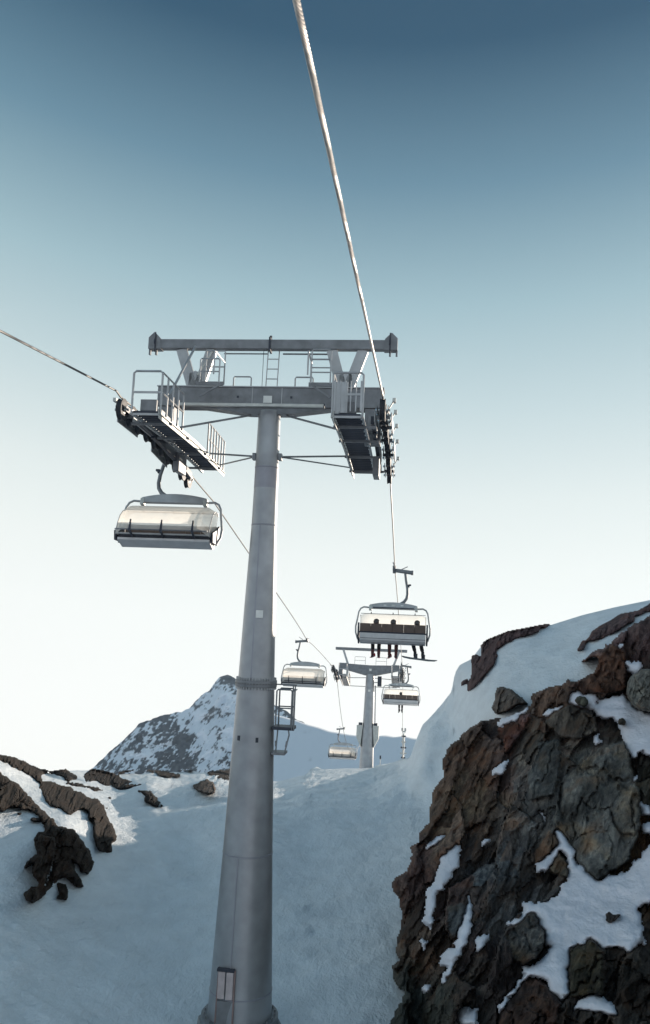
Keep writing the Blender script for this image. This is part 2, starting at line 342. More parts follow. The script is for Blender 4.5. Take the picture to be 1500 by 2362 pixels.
ridge = (1-np.abs(fbm(ax*0.55, ay*0.13, 15, 4))*2)*0.22+fbm(ax*1.9, ay*0.6, 16, 3)*0.13+fbm(ax*0.16, ay*0.09, 17, 2)*0.1
P[..., 2] += ridge*zone*np.clip(fall+0.3, 0, 1)-0.12*zone
P[..., 2] += rel*fall*(1-0.8*near_t1)*calm*(1-0.75*np.clip(zone, 0, 1))
# behind every crest the ground goes on and falls away
back = []
hd = P[0]-np.array([CX, 0, 0]); hd = hd/np.linalg.norm(hd[:, :2], axis=1)[:, None]
hill = np.clip((gx-930)/100, 0, 1)
for dd, dz in ((0.6, 0.02), (2, 0.25), (6, 1.3), (14, 4), (40, 13), (120, 34)):
    q = P[0].copy(); q[:, :2] += hd[:, :2]*dd; q[:, 2] -= dz; back.append(q)
PP = np.concatenate([np.array(back[::-1]), P], 0)
msk = np.ones(PP.shape[:2], bool); msk[:, -1] = False
F = quads(np.pad(np.ones((PP.shape[0]-1, PP.shape[1]-1), bool), ((0, 1), (0, 1))))
o = from_np('snow_slope', PP.reshape(-1, 3), F, M['snow'], kind='structure')
o['label'] = 'shaded blue snow slope rising from the pylon foot to the sunlit crest'
# low sheet out to the horizon
mb = MB(); n = 64
mb.v = [(0, 0, -45)]+[(math.cos(2*math.pi*i/n)*r_, math.sin(2*math.pi*i/n)*r_, -45 if r_ < 2000 else -70) for r_ in (300, 1500, 9000) for i in range(n)]
mb.f = [(0, 1+i, 1+(i+1) % n) for i in range(n)]+[(1+k*n+i, 1+(k+1)*n+i, 1+(k+1)*n+(i+1) % n, 1+k*n+(i+1) % n) for k in range(2) for i in range(n)]
mb.build('snow_ground', M['snow2'], kind='structure')

# ---------------------------------------------------------------- far mountains
def relief_layer(name, skyline, depth, depth_top, x0, x1, bottom, step, bare_fn, amp, seed, crest_noise=2.0):
    xs = np.arange(x0, x1+step, step); top = polyline(skyline, xs)+fbm(xs/12.0, xs*0, seed, 6)*crest_noise
    n = int((bottom-top.min())/step)+2; t = np.linspace(0, 1, n)
    X = np.broadcast_to(xs, (n, len(xs))); Y = top[None]+(bottom-top[None])*t[:, None]
    tt = (Y-1550)/(1800-1550.0)
    Dd = depth_top+(depth-depth_top)*np.clip(tt, -0.5, 2)
    rg = (fbm(X/60+Y/90, Y/60-X/120, seed+3, 5)); rg2 = 1-np.abs(fbm(X/34+Y/60, Y/45, seed+9, 5))*2
    Dd = Dd*(1-amp*(rg*0.8+rg2*0.35)*np.clip(t[:, None]*6, 0.15, 1))
    W = place(X, Y, Dd); bare = bare_fn(X, Y, rg, rg2)
    snowc = np.array([0.78, 0.82, 0.88]); rockc = np.array([0.026, 0.031, 0.042])
    T = snowc*(1-bare[..., None])+rockc*bare[..., None]
    hd = W[0]-np.array([CX, 0, 0]); hd /= np.linalg.norm(hd[:, :2], axis=1)[:, None]
    q = W[0].copy(); q[:, :2] += hd[:, :2]*depth*0.5; q[:, 2] -= depth*0.25
    W = np.concatenate([q[None], W]); T = np.concatenate([T[:1], T])
    Fq = quads(np.pad(np.ones((W.shape[0]-1, W.shape[1]-1), bool), ((0, 1), (0, 1))))
    return from_np(name, W.reshape(-1, 3), Fq, M['mountain'], kind='structure', tint=T.reshape(-1, 3))
SKY1 = [(-900, 1950), (100, 1850), (200, 1782), (226, 1761), (248, 1739), (286, 1708), (308, 1684), (320, 1672), (344, 1660), (380, 1649), (416, 1642), (435, 1634), (452, 1617), (464, 1605), (483, 1594), (495, 1578),
        (507, 1563), (515, 1557), (522, 1556), (534, 1559), (546, 1566), (580, 1590), (640, 1628), (660, 1640), (684, 1658), (710, 1672), (780, 1720), (900, 1800)]
def bare1(X, Y, rg, rg2):
    sky = polyline(SKY1, X); dep = Y-sky
    n1 = fbm(X/24+Y/30, Y/20-X/50, 41, 6); n2 = fbm(X/5+Y/9, Y/5, 43, 4)
    rib = np.exp(-((X-(405+ (Y-1700)*0.28))/48)**2)*np.clip((Y-1640)/60, 0, 1)*1.1
    cap = np.clip(1-np.abs(X-522)/22, 0, 1)*np.clip((1582-Y)/8, 0, 1)*2
    edge = np.clip(1-dep/(9+10*vn(X/15, Y*0, 47)), 0, 1)*0.75*(X < 500)
    left = np.clip((330-np.abs(X-300))/330, 0, 1)*0.25*(X < 440)
    rr = np.clip(1-dep/14.0, 0, 1)*1.2*np.clip((X-600)/30, 0, 1)
    gul = fbm((X+Y*0.55)/7.0, (Y-X*0.3)/42.0, 49, 4); v = n1*1.5+n2*1.5+gul*1.0+rib*0.9+cap+edge+left-0.30+rr
    return np.clip(v*4.0, 0, 1)*(0.90+0.1*vn(X/6, Y/6, 50))
relief_layer('mountain', SKY1, 620, 820, -100, 900, 1900, 2.0, bare1, 0.03, 60, 4.0)
SKY2 = [(560, 1625), (600, 1633), (640, 1650), (684, 1661), (710, 1671), (740, 1679), (760, 1686), (790, 1692), (830, 1697), (870, 1698), (890, 1696), (912, 1700), (935, 1697), (950, 1702), (975, 1705), (1100, 1712), (1500, 1700)]
def bare2(X, Y, rg, rg2): return np.clip(fbm(X/14, Y/10, 71, 3)-0.62, 0, 1)*2
relief_layer('far_snow_slope', SKY2, 190, 330, 560, 1500, 1950, 6, bare2, 0.02, 80, 0.6)

# ---------------------------------------------------------------- rock shapes lying in the snow
C2 = lambda L: [(880+x*0.41333, 1380+y*0.41333) for x, y in L]
C3 = lambda L: [(880+x*0.41333, 1860+y*0.41333) for x, y in L]
CL = lambda L: [(x*0.37333, 1700+y*0.37333) for x, y in L]
TINTS = [(1060, 1780, (.17, .10, .065)), (1080, 1850, (.26, .18, .11)), (1000, 2000, (.12, .07, .06)), (1000, 2200, (.13, .09, .065)), (1180, 1750, (.15, .09, .085)), (1250, 1740, (.19, .17, .14)),
         (1370, 1860, (.24, .24, .225)), (1400, 1780, (.22, .22, .2)), (1280, 1640, (.19, .11, .07)), (1400, 1560, (.16, .08, .055)), (1450, 1480, (.15, .09, .09)), (1150, 2000, (.14, .155, .165)), (1220, 2100, (.16, .155, .15)),
         (1150, 2250, (.09, .065, .06)), (1450, 1960, (.20, .13, .065)), (1400, 2250, (.085, .065, .05)), (1480, 1800, (.07, .065, .045)), (950, 2330, (.10, .11, .09)), (1200, 1900, (.16, .16, .155)), (1100, 1930, (.20, .13, .09)), (1460, 1600, (.2, .19, .17)),
         (1180, 1460, (.11, .07, .075)), (100, 1800, (.04, .028, .024)), (30, 1830, (.075, .055, .035)), (160, 1830, (.018, .016, .018)), (100, 1950, (.035, .022, .016)), (230, 1900, (.022, .018, .016)), (260, 1790, (.025, .02, .018)), (470, 1810, (.09, .07, .06))]
def tint_at(X, Y, cell):
    wsum = 0; c = 0
    jx = (cell*37 % 101)/101.0*90-45; jy = (cell*53 % 97)/97.0*90-45
    for tx, ty, tc in TINTS:
        w_ = 1/((X+jx-tx)**2+(Y+jy-ty)**2+900)**1.8; wsum = wsum+w_; c = c+w_[..., None]*np.array(tc)
    c = c/wsum[..., None]*1.1; c = c*0.82+0.18*c.mean(-1, keepdims=True)
    return c*(0.55+0.95*((cell*71 % 113)/113.0)**1.4)[..., None]
def cells(X, Y, size, ang, stretch, seed):
    rs = np.random.RandomState(seed); ca, sa = math.cos(ang), math.sin(ang)
    wx = X+fbm(X/70, Y/70, seed+1, 4)*size*0.28+fbm(X/9, Y/9, seed+3, 3)*2.2; wy = Y+fbm(X/70+9, Y/70+5, seed+2, 4)*size*0.28+fbm(X/9+5, Y/9, seed+4, 3)*2.2
    U = (wx*ca+wy*sa)/size; V = (-wx*sa+wy*ca)/(size*stretch)
    iu, iv = np.floor(U).astype(int), np.floor(V).astype(int)
    best = np.full(X.shape, 9.); sec = np.full(X.shape, 9.); idx = np.zeros(X.shape, np.int64); bu = np.zeros(X.shape); bv = np.zeros(X.shape)
    for du in (-1, 0, 1):
        for dv in (-1, 0, 1):
            a, b = iu+du, iv+dv
            cu = a+0.15+0.7*_h(a, b, seed); cv = b+0.15+0.7*_h(a, b, seed+50)
            d = np.hypot(U-cu, V-cv); nb = d < best
            sec = np.where(nb, best, np.minimum(sec, d)); idx = np.where(nb, (a+500)*2000+(b+500), idx)
            bu = np.where(nb, U-cu, bu); bv = np.where(nb, V-cv, bv); best = np.where(nb, d, best)
    a, b = idx//2000-500, idx % 2000-500
    h = _h(a, b, seed+7); tu = _h(a, b, seed+8)-0.5; tv = _h(a, b, seed+9)-0.5
    return idx, h-0.5+tu*bu*2.2+tv*bv*1.5, sec-best
ANG = math.atan2(0.37, 0.93)
def rock_height(X, Y, sc_=1.0, seed=300):
    i1, h1, e1 = cells(X, Y, 78*sc_, ANG, 2.4, seed); i2, h2, e2 = cells(X, Y, 27*sc_, ANG+0.15, 2.6, seed+20); i3, h3, e3 = cells(X, Y, 9*sc_, ANG-0.1, 3.2, seed+40)
    crack = -np.clip(0.035-e1, 0, 0.035)*5
    s_ = (X*0.93+Y*0.37)/sc_+fbm(X/60/sc_, Y/60/sc_, seed+63, 4)*26; t_ = (-X*0.37+Y*0.93)/sc_
    def saw(q, k): q = q+k*np.sin(i1*1.7); f_ = q-np.floor(q); return np.where(f_ < 0.82, f_/0.82, (1-f_)/0.18)-0.5
    amp1 = 0.35+0.65*((i1*29 % 89)/89.0)
    beds = saw(s_/31+fbm(s_/20, t_/60, seed+64, 3)*0.35, 3.1)*0.30*amp1+saw(s_/10.5+fbm(s_/9, t_/30, seed+65, 3)*0.3, 2.3)*0.085*amp1
    grain = fbm(s_/4.0, t_/22, seed+66, 4)*0.07*amp1
    swell = fbm(X/85/sc_, Y/105/sc_, seed+70, 4)*0.8
    return i1, i2, h1*0.95+h2*0.26+h3*0.07+crack+beds+grain+swell*0.6+fbm(X/6, Y/6, seed+60, 4)*0.04, e1

# main cliff on the right
CLIFF = [(1145, 1655), (1110, 1664), (1082, 1677), (1058, 1698), (1031, 1725), (1020, 1752), (1018, 1768), (1023, 1789), (1004, 1814), (994, 1835), (992, 1870), (989, 1897), (969, 1914), (965, 1938), (944, 1955), (948, 1980), (938, 2009),
         (911, 2021), (903, 2038), (907, 2062), (921, 2075), (923, 2108), (925, 2133), (913, 2162), (911, 2191), (921, 2215), (903, 2228), (905, 2257), (917, 2281), (934, 2290), (917, 2315), (897, 2362), (860, 2450), (860, 2800), (2100, 2800), (2100, 1250), (1700, 1330), (1500, 1419),
         (1467, 1434), (1450, 1446), (1430, 1459), (1417, 1475), (1392, 1492), (1372, 1500), (1337, 1528), (1347, 1529), (1376, 1516), (1380, 1525), (1372, 1545), (1351, 1558), (1326, 1570), (1310, 1568), (1293, 1578), (1264, 1585), (1227, 1599), (1223, 1628), (1180, 1650)]
CLD = [(1145, 1655, 31.6), (1232, 1600, 30.6), (1370, 1530, 29.4), (1500, 1480, 28.4), (1500, 1419, 29.8), (1031, 1725, 31.5), (1020, 1768, 30.5), (992, 1876, 28), (944, 1955, 26), (905, 2038, 24.3), (923, 2108, 23.2), (911, 2191, 22.2), (905, 2257, 21.4), (897, 2362, 20),
       (1150, 1800, 27.5), (1200, 2000, 22.8), (1350, 1850, 24), (1480, 1750, 24.5), (1480, 1650, 27), (1330, 1640, 28.5), (1300, 2120, 19.8), (1480, 2010, 20.5), (1480, 2200, 17), (1250, 2280, 17), (1400, 2362, 14.5), (1100, 2300, 18), (1000, 2362, 18.5), (1000, 2150, 21.5),
       (1200, 2600, 13), (1500, 2700, 11.5), (2000, 2400, 10.5), (2000, 1500, 22)]
SNOWP = [C2([(1360, 360), (1440, 362), (1470, 375), (1440, 400), (1400, 430), (1375, 395)]),
 C2([(1030, 570), (1060, 530), (1110, 518), (1120, 535), (1210, 530), (1190, 600), (1260, 560), (1330, 545), (1370, 570), (1400, 600), (1430, 620), (1500, 650), (2100, 800), (2100, 1100), (1500, 880), (1450, 850), (1420, 890), (1395, 880), (1360, 800), (1340, 750), (1320, 700), (1290, 670), (1220, 665), (1190, 630), (1150, 610), (1090, 600)]),
 C2([(905, 640), (1020, 580), (1010, 600), (960, 640), (920, 665)]), C2([(830, 600), (760, 610), (680, 655), (640, 710), (660, 728), (690, 700), (740, 690), (800, 640)]),
 C2([(610, 990), (640, 940), (715, 900), (690, 960), (680, 985), (640, 980)]), C2([(1185, 790), (1190, 760), (1222, 758), (1215, 800), (1195, 825)]), C2([(670, 795), (690, 780), (690, 795)]),
 C3([(870, 0), (900, 30), (925, 95), (905, 70)]),
 C3([(435, 210), (440, 260), (420, 330), (380, 400), (340, 450), (310, 520), (290, 600), (265, 680), (230, 630), (245, 580), (260, 530), (245, 480), (290, 430), (310, 360), (340, 310), (335, 270), (370, 255), (400, 240)]),
 C3([(490, 480), (505, 560), (500, 640), (505, 690), (470, 760), (430, 840), (390, 910), (350, 1000), (330, 1010), (345, 950), (370, 890), (325, 890), (345, 830), (360, 800), (410, 790), (420, 710), (460, 640), (475, 560)]),
 C3([(260, 255), (290, 190), (330, 160), (355, 155), (345, 180), (300, 210)]), C3([(520, 740), (595, 715), (590, 770), (550, 800), (525, 800)]),
 C3([(980, 130), (1010, 150), (1040, 190), (1060, 240), (1080, 260), (1065, 305), (1110, 330), (1150, 370), (1205, 420), (1270, 390), (1370, 370), (1420, 310), (1500, 210), (2200, 100), (2200, 500), (1500, 540), (1440, 560), (1460, 690), (1470, 760), (1420, 780), (1370, 810), (1310, 780), (1230, 790), (1170, 740), (1110, 770), (1050, 790), (1040, 850), (1045, 1050), (1010, 1090), (950, 1040), (930, 970), (880, 960), (830, 940), (790, 930), (785, 900), (850, 890), (910, 840), (960, 780), (920, 780), (915, 700), (880, 620), (850, 580), (770, 640), (735, 675), (700, 650), (795, 600), (785, 540), (830, 535), (860, 545), (930, 530), (980, 490), (1020, 430), (1045, 390), (1045, 300), (1010, 240), (980, 250), (930, 350), (870, 370), (870, 330), (920, 270), (1000, 205), (970, 150)]),
 C3([(830, 940), (800, 965), (720, 1065), (665, 1140), (655, 1120), (700, 1060), (760, 990), (800, 945)]), C3([(1070, 1140), (1100, 1080), (1170, 1050), (1240, 1075), (1290, 1110), (1310, 1175), (1240, 1150), (1150, 1130)]),
 C3([(420, 1150), (440, 1130), (530, 1130), (530, 1200), (510, 1225), (440, 1225)]), C3([(215, 745), (240, 760), (255, 820), (230, 790)]), C3([(230, 1050), (240, 1010), (275, 990), (265, 1030)]), C3([(1470, 100), (1500, 90), (1530, 160), (1460, 150)]),
 C2([(1400, 1000), (1425, 985), (1420, 1030), (1390, 1030)]), C2([(1440, 1130), (1500, 1170), (1520, 1210), (1450, 1205)]), C2([(1310, 270), (1360, 240), (1340, 275)]), C3([(570, 195), (615, 180), (600, 205), (575, 230)])]
cliff_d = TPS(CLD)
gx = np.concatenate([np.arange(850, 1530, 3.0), np.arange(1530, 2050, 12.0)]); gy = np.arange(1260, 2760, 3.0); gy = np.concatenate([gy[gy < 2400], np.arange(2400, 2760, 10.)])
X, Y = np.meshgrid(gx, gy)
wX = X+fbm(X/11, Y/11, 91, 3)*5; wY = Y+fbm(X/11+7, Y/11+3, 92, 3)*5
inside = inpoly(wX, wY, CLIFF)
snowm = np.zeros(X.shape, bool)
for p_ in SNOWP: snowm |= inpoly(wX+fbm(X/4.5, Y/4.5, 96, 3)*7+fbm(X/16, Y/16, 93, 2)*6, wY+fbm(X/4.5, Y/4.5, 97, 3)*7, p_)
sm = blur(snowm, 2)
i1, i2, hr, e1 = rock_height(X, Y)
SLABS = [(C2([(1010, 1000), (1150, 900), (1240, 830), (1350, 800), (1390, 880), (1410, 1000), (1440, 1100), (1450, 1190)])+C3([(1440, 130), (1380, 300), (1205, 412), (1150, 365), (1110, 325), (1070, 258), (1040, 190), (980, 120), (960, 60), (1000, 0)]), (.21, .21, .195), 0.95, 0.0022, -0.0012),
 (C3([(860, 240), (940, 130), (985, 185), (1000, 205), (920, 270), (862, 335)]), (.19, .14, .105), 0.75, 0.004, 0.0), (C3([(700, 720), (790, 625), (852, 585), (905, 680), (918, 760), (860, 850), (790, 885), (740, 850)]), (.15, .145, .135), 1.0, 0.006, 0.003),
 (C2([(900, 700), (950, 650), (1060, 592), (1190, 655), (1215, 740), (1100, 790), (1000, 770)]), (.18, .155, .13), 1.05, 0.003, -0.005), (C3([(985, 240), (1040, 300), (1042, 398), (960, 372), (930, 352)]), (.17, .145, .11), 0.8, 0.005, 0.0),
 (C2([(890, 800), (990, 790), (1010, 900), (960, 1100), (830, 1130), (820, 980)]), (.155, .16, .155), 0.7, 0.004, 0.002), (C2([(1215, 330), (1290, 240), (1360, 300), (1365, 500), (1250, 540), (1130, 500), (1150, 430)]), (.15, .085, .06), 0.8, 0.003, 0.004),
 (C2([(640, 720), (790, 640), (830, 640), (780, 760), (700, 860), (680, 800)]), (.17, .10, .095), 0.75, 0.005, 0.002), (C3([(370, 560), (460, 540), (470, 640), (400, 740), (370, 680)]), (.13, .14, .145), 0.5, 0.004, 0.0),
 (C3([(1050, 800), (1160, 745), (1230, 800), (1240, 1040), (1050, 1060)]), (.085, .075, .05), 0.8, 0.004, 0.001), (C3([(790, 960), (870, 960), (920, 1000), (1000, 1100), (960, 1240), (640, 1240), (700, 1120)]), (.085, .06, .055), 0.6, 0.003, 0.002)]
slabT = np.zeros(X.shape+(3,)); slabM = np.zeros(X.shape)
for k_, (pl_, tc_, hh_, ax_, ay_) in enumerate(SLABS):
    ww_ = fbm(X/16, Y/16, 700+k_, 3)*5; mk_ = inpoly(X+ww_+fbm(X/4, Y/4, 720, 2)*2, Y+fbm(X/16+4, Y/16, 701+k_, 3)*5, pl_); bm_ = blur(mk_, 1)
    cx_ = np.mean([q[0] for q in pl_]); cy_ = np.mean([q[1] for q in pl_])
    ridge_ = np.maximum(0, fbm((X*0.93+Y*0.37)/26, (-X*0.37+Y*0.93)/110, 730+k_, 4))*0.35
    cut_ = np.minimum(np.abs(fbm(X/55, Y/38, 760+k_, 3))*6, 1)
    hs_ = hh_*0.62+(X-cx_)*ax_+(Y-cy_)*ay_-ridge_+0.05*cut_+fbm(X/9, Y/14, 740, 4)*0.05+(hr-hr.mean())*0.30-np.clip(0.10-np.abs(fbm(X/48+k_, Y/70, 770+k_, 4)), 0, 0.1)*2.2
    hr = hr*(1-bm_)+hs_*bm_; i1 = np.where(mk_, 9000000+k_, i1); i2 = np.where(mk_, 0, i2)
    slabT = np.where(mk_[..., None], np.array(tc_)*(0.92+0.9*fbm(X/34+Y/90, Y/48, 750+k_, 5))[..., None]*(1+np.array([0.25, 0.0, -0.25])*np.clip(fbm(X/50, Y/40, 780+k_, 4)*2+0.1, 0, 1)[..., None]), slabT); slabM = np.where(mk_, 1, slabM)
edge = np.clip(blur(inside, 10)*2-1, 0, 1)            # 0 at the outline, 1 well inside: the face rounds away at its silhouette
d0 = cliff_d(X, Y)
rnd = (1-edge)**2*(0.9+0.4*np.clip((1100-X)/60, 0, 1))
sb = blur(snowm, 14)
hs = 0.30*np.clip(sm*1.7-0.2, 0, 1)+0.35*sb-0.22+fbm(X/40, Y/22, 95, 4)*0.16+fbm(X/12, Y/5, 98, 3)*0.02
base_rock = hr*(1-0.75*sm)-sm*0.55
Pr = place(X, Y, d0+rnd-base_rock)
Ps = place(X, Y, d0+rnd*0.6-hs-0.03)
T = tint_at(X, Y, i1+i2*3); T = np.where(slabM[..., None] > 0, slabT*0.95, T)*0.82
V = Pr.reshape(-1, 3); Tf = T.reshape(-1, 3)
cellmask = inside[:-1, :-1] & inside[1:, :-1] & inside[:-1, 1:] & inside[1:, 1:]
full = np.pad(cellmask, ((0, 1), (0, 1)))
def skirt(Pg, mask, dist):                            # side walls going back from the outline, so the rock has depth from any side
    h, w_ = Pg.shape[:2]; V = Pg.reshape(-1, 3); cam0 = np.array([CX, 0, 0]); r_ = V-cam0; r_ = r_/np.linalg.norm(r_, axis=1)[:, None]
    c = np.array([X.mean(), 0]); V2 = V+r_*dist
    mk = mask; fs = []
    idx = np.arange(h*w_).reshape(h, w_)
    up = mk.copy(); up[1:] &= ~mk[:-1]; i, j = np.nonzero(up); a, b = idx[i, j], idx[i, np.minimum(j+1, w_-1)]; fs.append(np.stack([a, b, b+h*w_, a+h*w_], -1))
    dn = mk.copy(); dn[:-1] &= ~mk[1:]; i, j = np.nonzero(dn); i2_ = np.minimum(i+1, h-1); a, b = idx[i2_, np.minimum(j+1, w_-1)], idx[i2_, j]; fs.append(np.stack([a, b, b+h*w_, a+h*w_], -1))
    lf = mk.copy(); lf[:, 1:] &= ~mk[:, :-1]; i, j = np.nonzero(lf); a, b = idx[np.minimum(i+1, h-1), j], idx[i, j]; fs.append(np.stack([a, b, b+h*w_, a+h*w_], -1))
    rt = mk.copy(); rt[:, :-1] &= ~mk[:, 1:]; i, j = np.nonzero(rt); j2 = np.minimum(j+1, w_-1); a, b = idx[i, j2], idx[np.minimum(i+1, h-1), j2]; fs.append(np.stack([a, b, b+h*w_, a+h*w_], -1))
    return np.concatenate([V, V2]), np.concatenate(fs)
cliff = bpy.data.objects.new('rock_cliff', None); COL.objects.link(cliff); cliff['kind'] = 'structure'
cliff['label'] = 'steep rust brown and grey cliff of layered rock beside the valley'
Vs, Fs = skirt(Pr, full, 3.0)
from_np('cliff_core', Vs, Fs, M['rock'], cliff, tint=np.concatenate([Tf, Tf]))
ids = np.where(full, i1, -1)
uniq, cnt = np.unique(ids[full], return_counts=True)
small = []
for u_, c_ in zip(uniq, cnt):
    mk = ids == u_
    if c_ < 25: small.append(mk); continue
    from_np('rock_block', V, quads(np.pad(mk[:-1, :-1], ((0, 1), (0, 1)))), M['rock'], cliff, tint=Tf, smooth=False)
if small:
    mk = np.any(small, axis=0); from_np('rock_rubble', V, quads(np.pad(mk[:-1, :-1], ((0, 1), (0, 1)))), M['rock'], cliff, tint=Tf, smooth=False)
smask = (sm > 0.12) & inside
q_ = smask[:-1, :-1] & smask[1:, 1:]
cs = from_np('cliff_snow', Ps.reshape(-1, 3), quads(np.pad(q_, ((0, 1), (0, 1)))), M['snow2'], kind='structure')
cs['label'] = 'wind blown snow lying in streaks and patches on the cliff ledges'

def outcrop(name, label, polys, x0, x1, y0, y1, step, scl, proud, seed, hscale, thing_cat=None, dist=1.5, dfun=snow_d, warp=3.5, dome=0.5, tintc=None, emerge=False, wide=1.0):
    gx = np.arange(x0, x1, step); gy = np.arange(y0, y1, step); X, Y = np.meshgrid(gx, gy)
    wX = X+fbm(X/9, Y/9, seed, 3)*warp; wY = Y+fbm(X/9+7, Y/9+3, seed+1, 3)*warp+fbm(X/3.5, Y/3.5, seed+2, 2)*2.2
    ins = np.zeros(X.shape, bool)
    for p_ in polys: ins |= inpoly(wX, wY, p_)
    b_ = blur(ins, 2); b2_ = blur(ins, 7)
    i1, i2, h, e = rock_height(X, Y, scl, seed)
    prof = np.clip(b_*2-1, 0, 1)**0.6
    Yc = np.maximum(Y, crest(X)-0.0) if dfun is snow_d else Y
    dd = dfun(X, Yc)
    Pg = place(X, Y, dd-(proud*prof+h*hscale*prof+dome*np.clip(b2_*2-1, 0, 1))+0.10*(1-prof))
    mk = blur(ins, 1) > 0.2
    if emerge:
        bias = np.clip(blur(ins, 4)*2.4-wide, -1, 1); core = np.clip(blur(ins, 9)*2-1, 0, 1)
        j1, jh, je = cells(X, Y, 15*scl, ANG+0.1, 2.6, seed+90)
        ht = bias*proud*0.8+core*dome+(h*0.85+jh*0.28+fbm(X/7, Y/7, seed+95, 3)*0.05)*hscale*(0.30+0.70*np.clip(bias, 0, 1))
        Pg = place(X, Y, dd-ht); mk = (ht > -0.12) & (bias > -0.6) & (Y > crest(X)-7)
    T = tint_at(X, Y, i1+i2*3) if tintc is None else np.broadcast_to(np.array(tintc), X.shape+(3,))*(0.8+0.4*((i2*71 % 113)/113.0))[..., None]
    mm = mk[:-1, :-1] & mk[1:, 1:] & mk[1:, :-1] & mk[:-1, 1:]; full = np.pad(mm, ((0, 1), (0, 1)))
    Vs, Fs = skirt(Pg, full, dist)
    o = from_np(name, Vs, np.concatenate([quads(full), Fs]), M['rock'], tint=np.concatenate([T.reshape(-1, 3)]*2), smooth=False)
    if thing_cat: tag(o, label, thing_cat)
    else: o['kind'] = 'structure'; o['label'] = label
    return o
R1 = C2([(590, 195), (700, 165), (900, 138), (950, 148), (860, 190), (700, 250), (640, 285), (650, 330), (620, 380), (600, 400), (560, 450), (520, 500), (480, 525), (475, 490), (500, 440), (500, 320), (530, 310), (550, 330), (560, 290), (550, 240)])
outcrop('rock_ledge', 'dark maroon rock ledge along the skyline above the snowfield', [R1, C2([(440, 500), (450, 460), (490, 435), (470, 480)])], 1050, 1290, 1425, 1610, 2.0, 0.5, 0.45, 410, 0.7, emerge=True, dome=0.5, warp=2.5, tintc=(.10, .065, .065))
R2 = C2([(1520, 15), (1430, 70), (1330, 90), (1240, 140), (1180, 180), (1150, 230), (1110, 250), (1090, 300), (1130, 290), (1145, 245), (1220, 230), (1290, 200), (1360, 150), (1420, 125), (1410, 95), (1440, 92), (1520, 65)])
outcrop('rock_band', 'long dark rock band crossing the upper snow at the right', [R2], 1320, 1530, 1375, 1515, 2.0, 0.5, 0.45, 420, 0.6, emerge=True, dome=0.4, warp=2.5, tintc=(.12, .08, .08))
outcrop('boulder', 'brown wedge shaped boulder standing on the snow above the cliff', [C2([(640, 500), (665, 490), (720, 505), (790, 560), (820, 590), (760, 600), (690, 640), (640, 648), (612, 610), (630, 570)])], 1120, 1230, 1570, 1665, 2.0, 0.5, 0.7, 430, 0.6, 'boulder', dome=0.8, warp=1.5, tintc=(.13, .11, .095), dist=2)
cd2 = lambda X, Y: cliff_d(X, Y)-0.2
outcrop('boulder', 'large rounded grey boulder at the right edge above the snow', [C2([(1365, 530), (1370, 470), (1400, 425), (1460, 392), (1560, 390), (1580, 560), (1510, 640), (1440, 628), (1400, 600)])], 1430, 1540, 1530, 1660, 2.2, 0.6, 0.7, 440, 0.5, 'boulder', dome=0.9, dfun=cd2, warp=1.5, tintc=(.20, .20, .18), dist=2)
outcrop('boulder', 'small round dark stone alone on the snow strip in the cliff', [C2([(1318, 690), (1325, 672), (1350, 664), (1368, 690), (1360, 712), (1330, 710)])], 1415, 1455, 1648, 1682, 1.6, 0.3, 0.5, 450, 0.2, 'boulder', dome=0.4, dfun=cd2, warp=1, tintc=(.08, .07, .055), dist=1)
outcrop('boulder', 'dark green stone half buried at the top of the snow strip', [C2([(1075, 570), (1095, 545), (1135, 542), (1160, 580), (1140, 605), (1100, 600)])], 1315, 1370, 1597, 1640, 1.6, 0.3, 0.5, 455, 0.2, 'boulder', dome=0.4, dfun=cd2, warp=1, tintc=(.09, .09, .07), dist=1)
outcrop('stone_cluster', 'small dark stones poking through the lower snowfield', [C3([(1250, 600), (1275, 580), (1290, 600), (1330, 598), (1340, 610), (1300, 640), (1270, 660), (1250, 640)]), C3([(1260, 670), (1278, 690), (1270, 695)])], 1385, 1445, 2090, 2160, 1.6, 0.2, 0.35, 460, 0.2, 'stones', dome=0.1, dfun=cd2, warp=3, tintc=(.06, .05, .045), dist=1)
# left outcrop
OL = [CL(L) for L in [
 [(-300, 60), (0, 105), (60, 120), (130, 140), (190, 170), (240, 190), (300, 200), (300, 230), (250, 235), (270, 270), (240, 280), (190, 240), (140, 215), (90, 190), (50, 165), (0, 150), (-300, 120)],
 [(-300, 150), (0, 215), (60, 265), (120, 300), (170, 350), (230, 420), (290, 470), (345, 545), (330, 600), (270, 560), (240, 490), (190, 455), (130, 445), (90, 430), (50, 435), (20, 460), (0, 455), (-300, 420)],
 [(250, 260), (330, 280), (420, 310), (510, 350), (540, 380), (600, 385), (640, 430), (660, 490), (700, 560), (725, 620), (720, 640), (690, 660), (695, 715), (650, 718), (610, 700), (590, 660), (570, 590), (575, 540), (545, 500), (560, 480), (520, 440), (480, 450), (430, 490), (400, 470), (380, 450), (330, 430), (300, 420), (270, 370), (245, 330)]]]
outcrop('rock_outcrop', 'dark jagged rock outcrop with snow between its ribs at the left edge', OL, -110, 300, 1720, 1985, 2.0, 0.9, 0.5, 504, 0.95, wide=0.78, dome=0.4, warp=3, emerge=True, tintc=(.032, .024, .019))
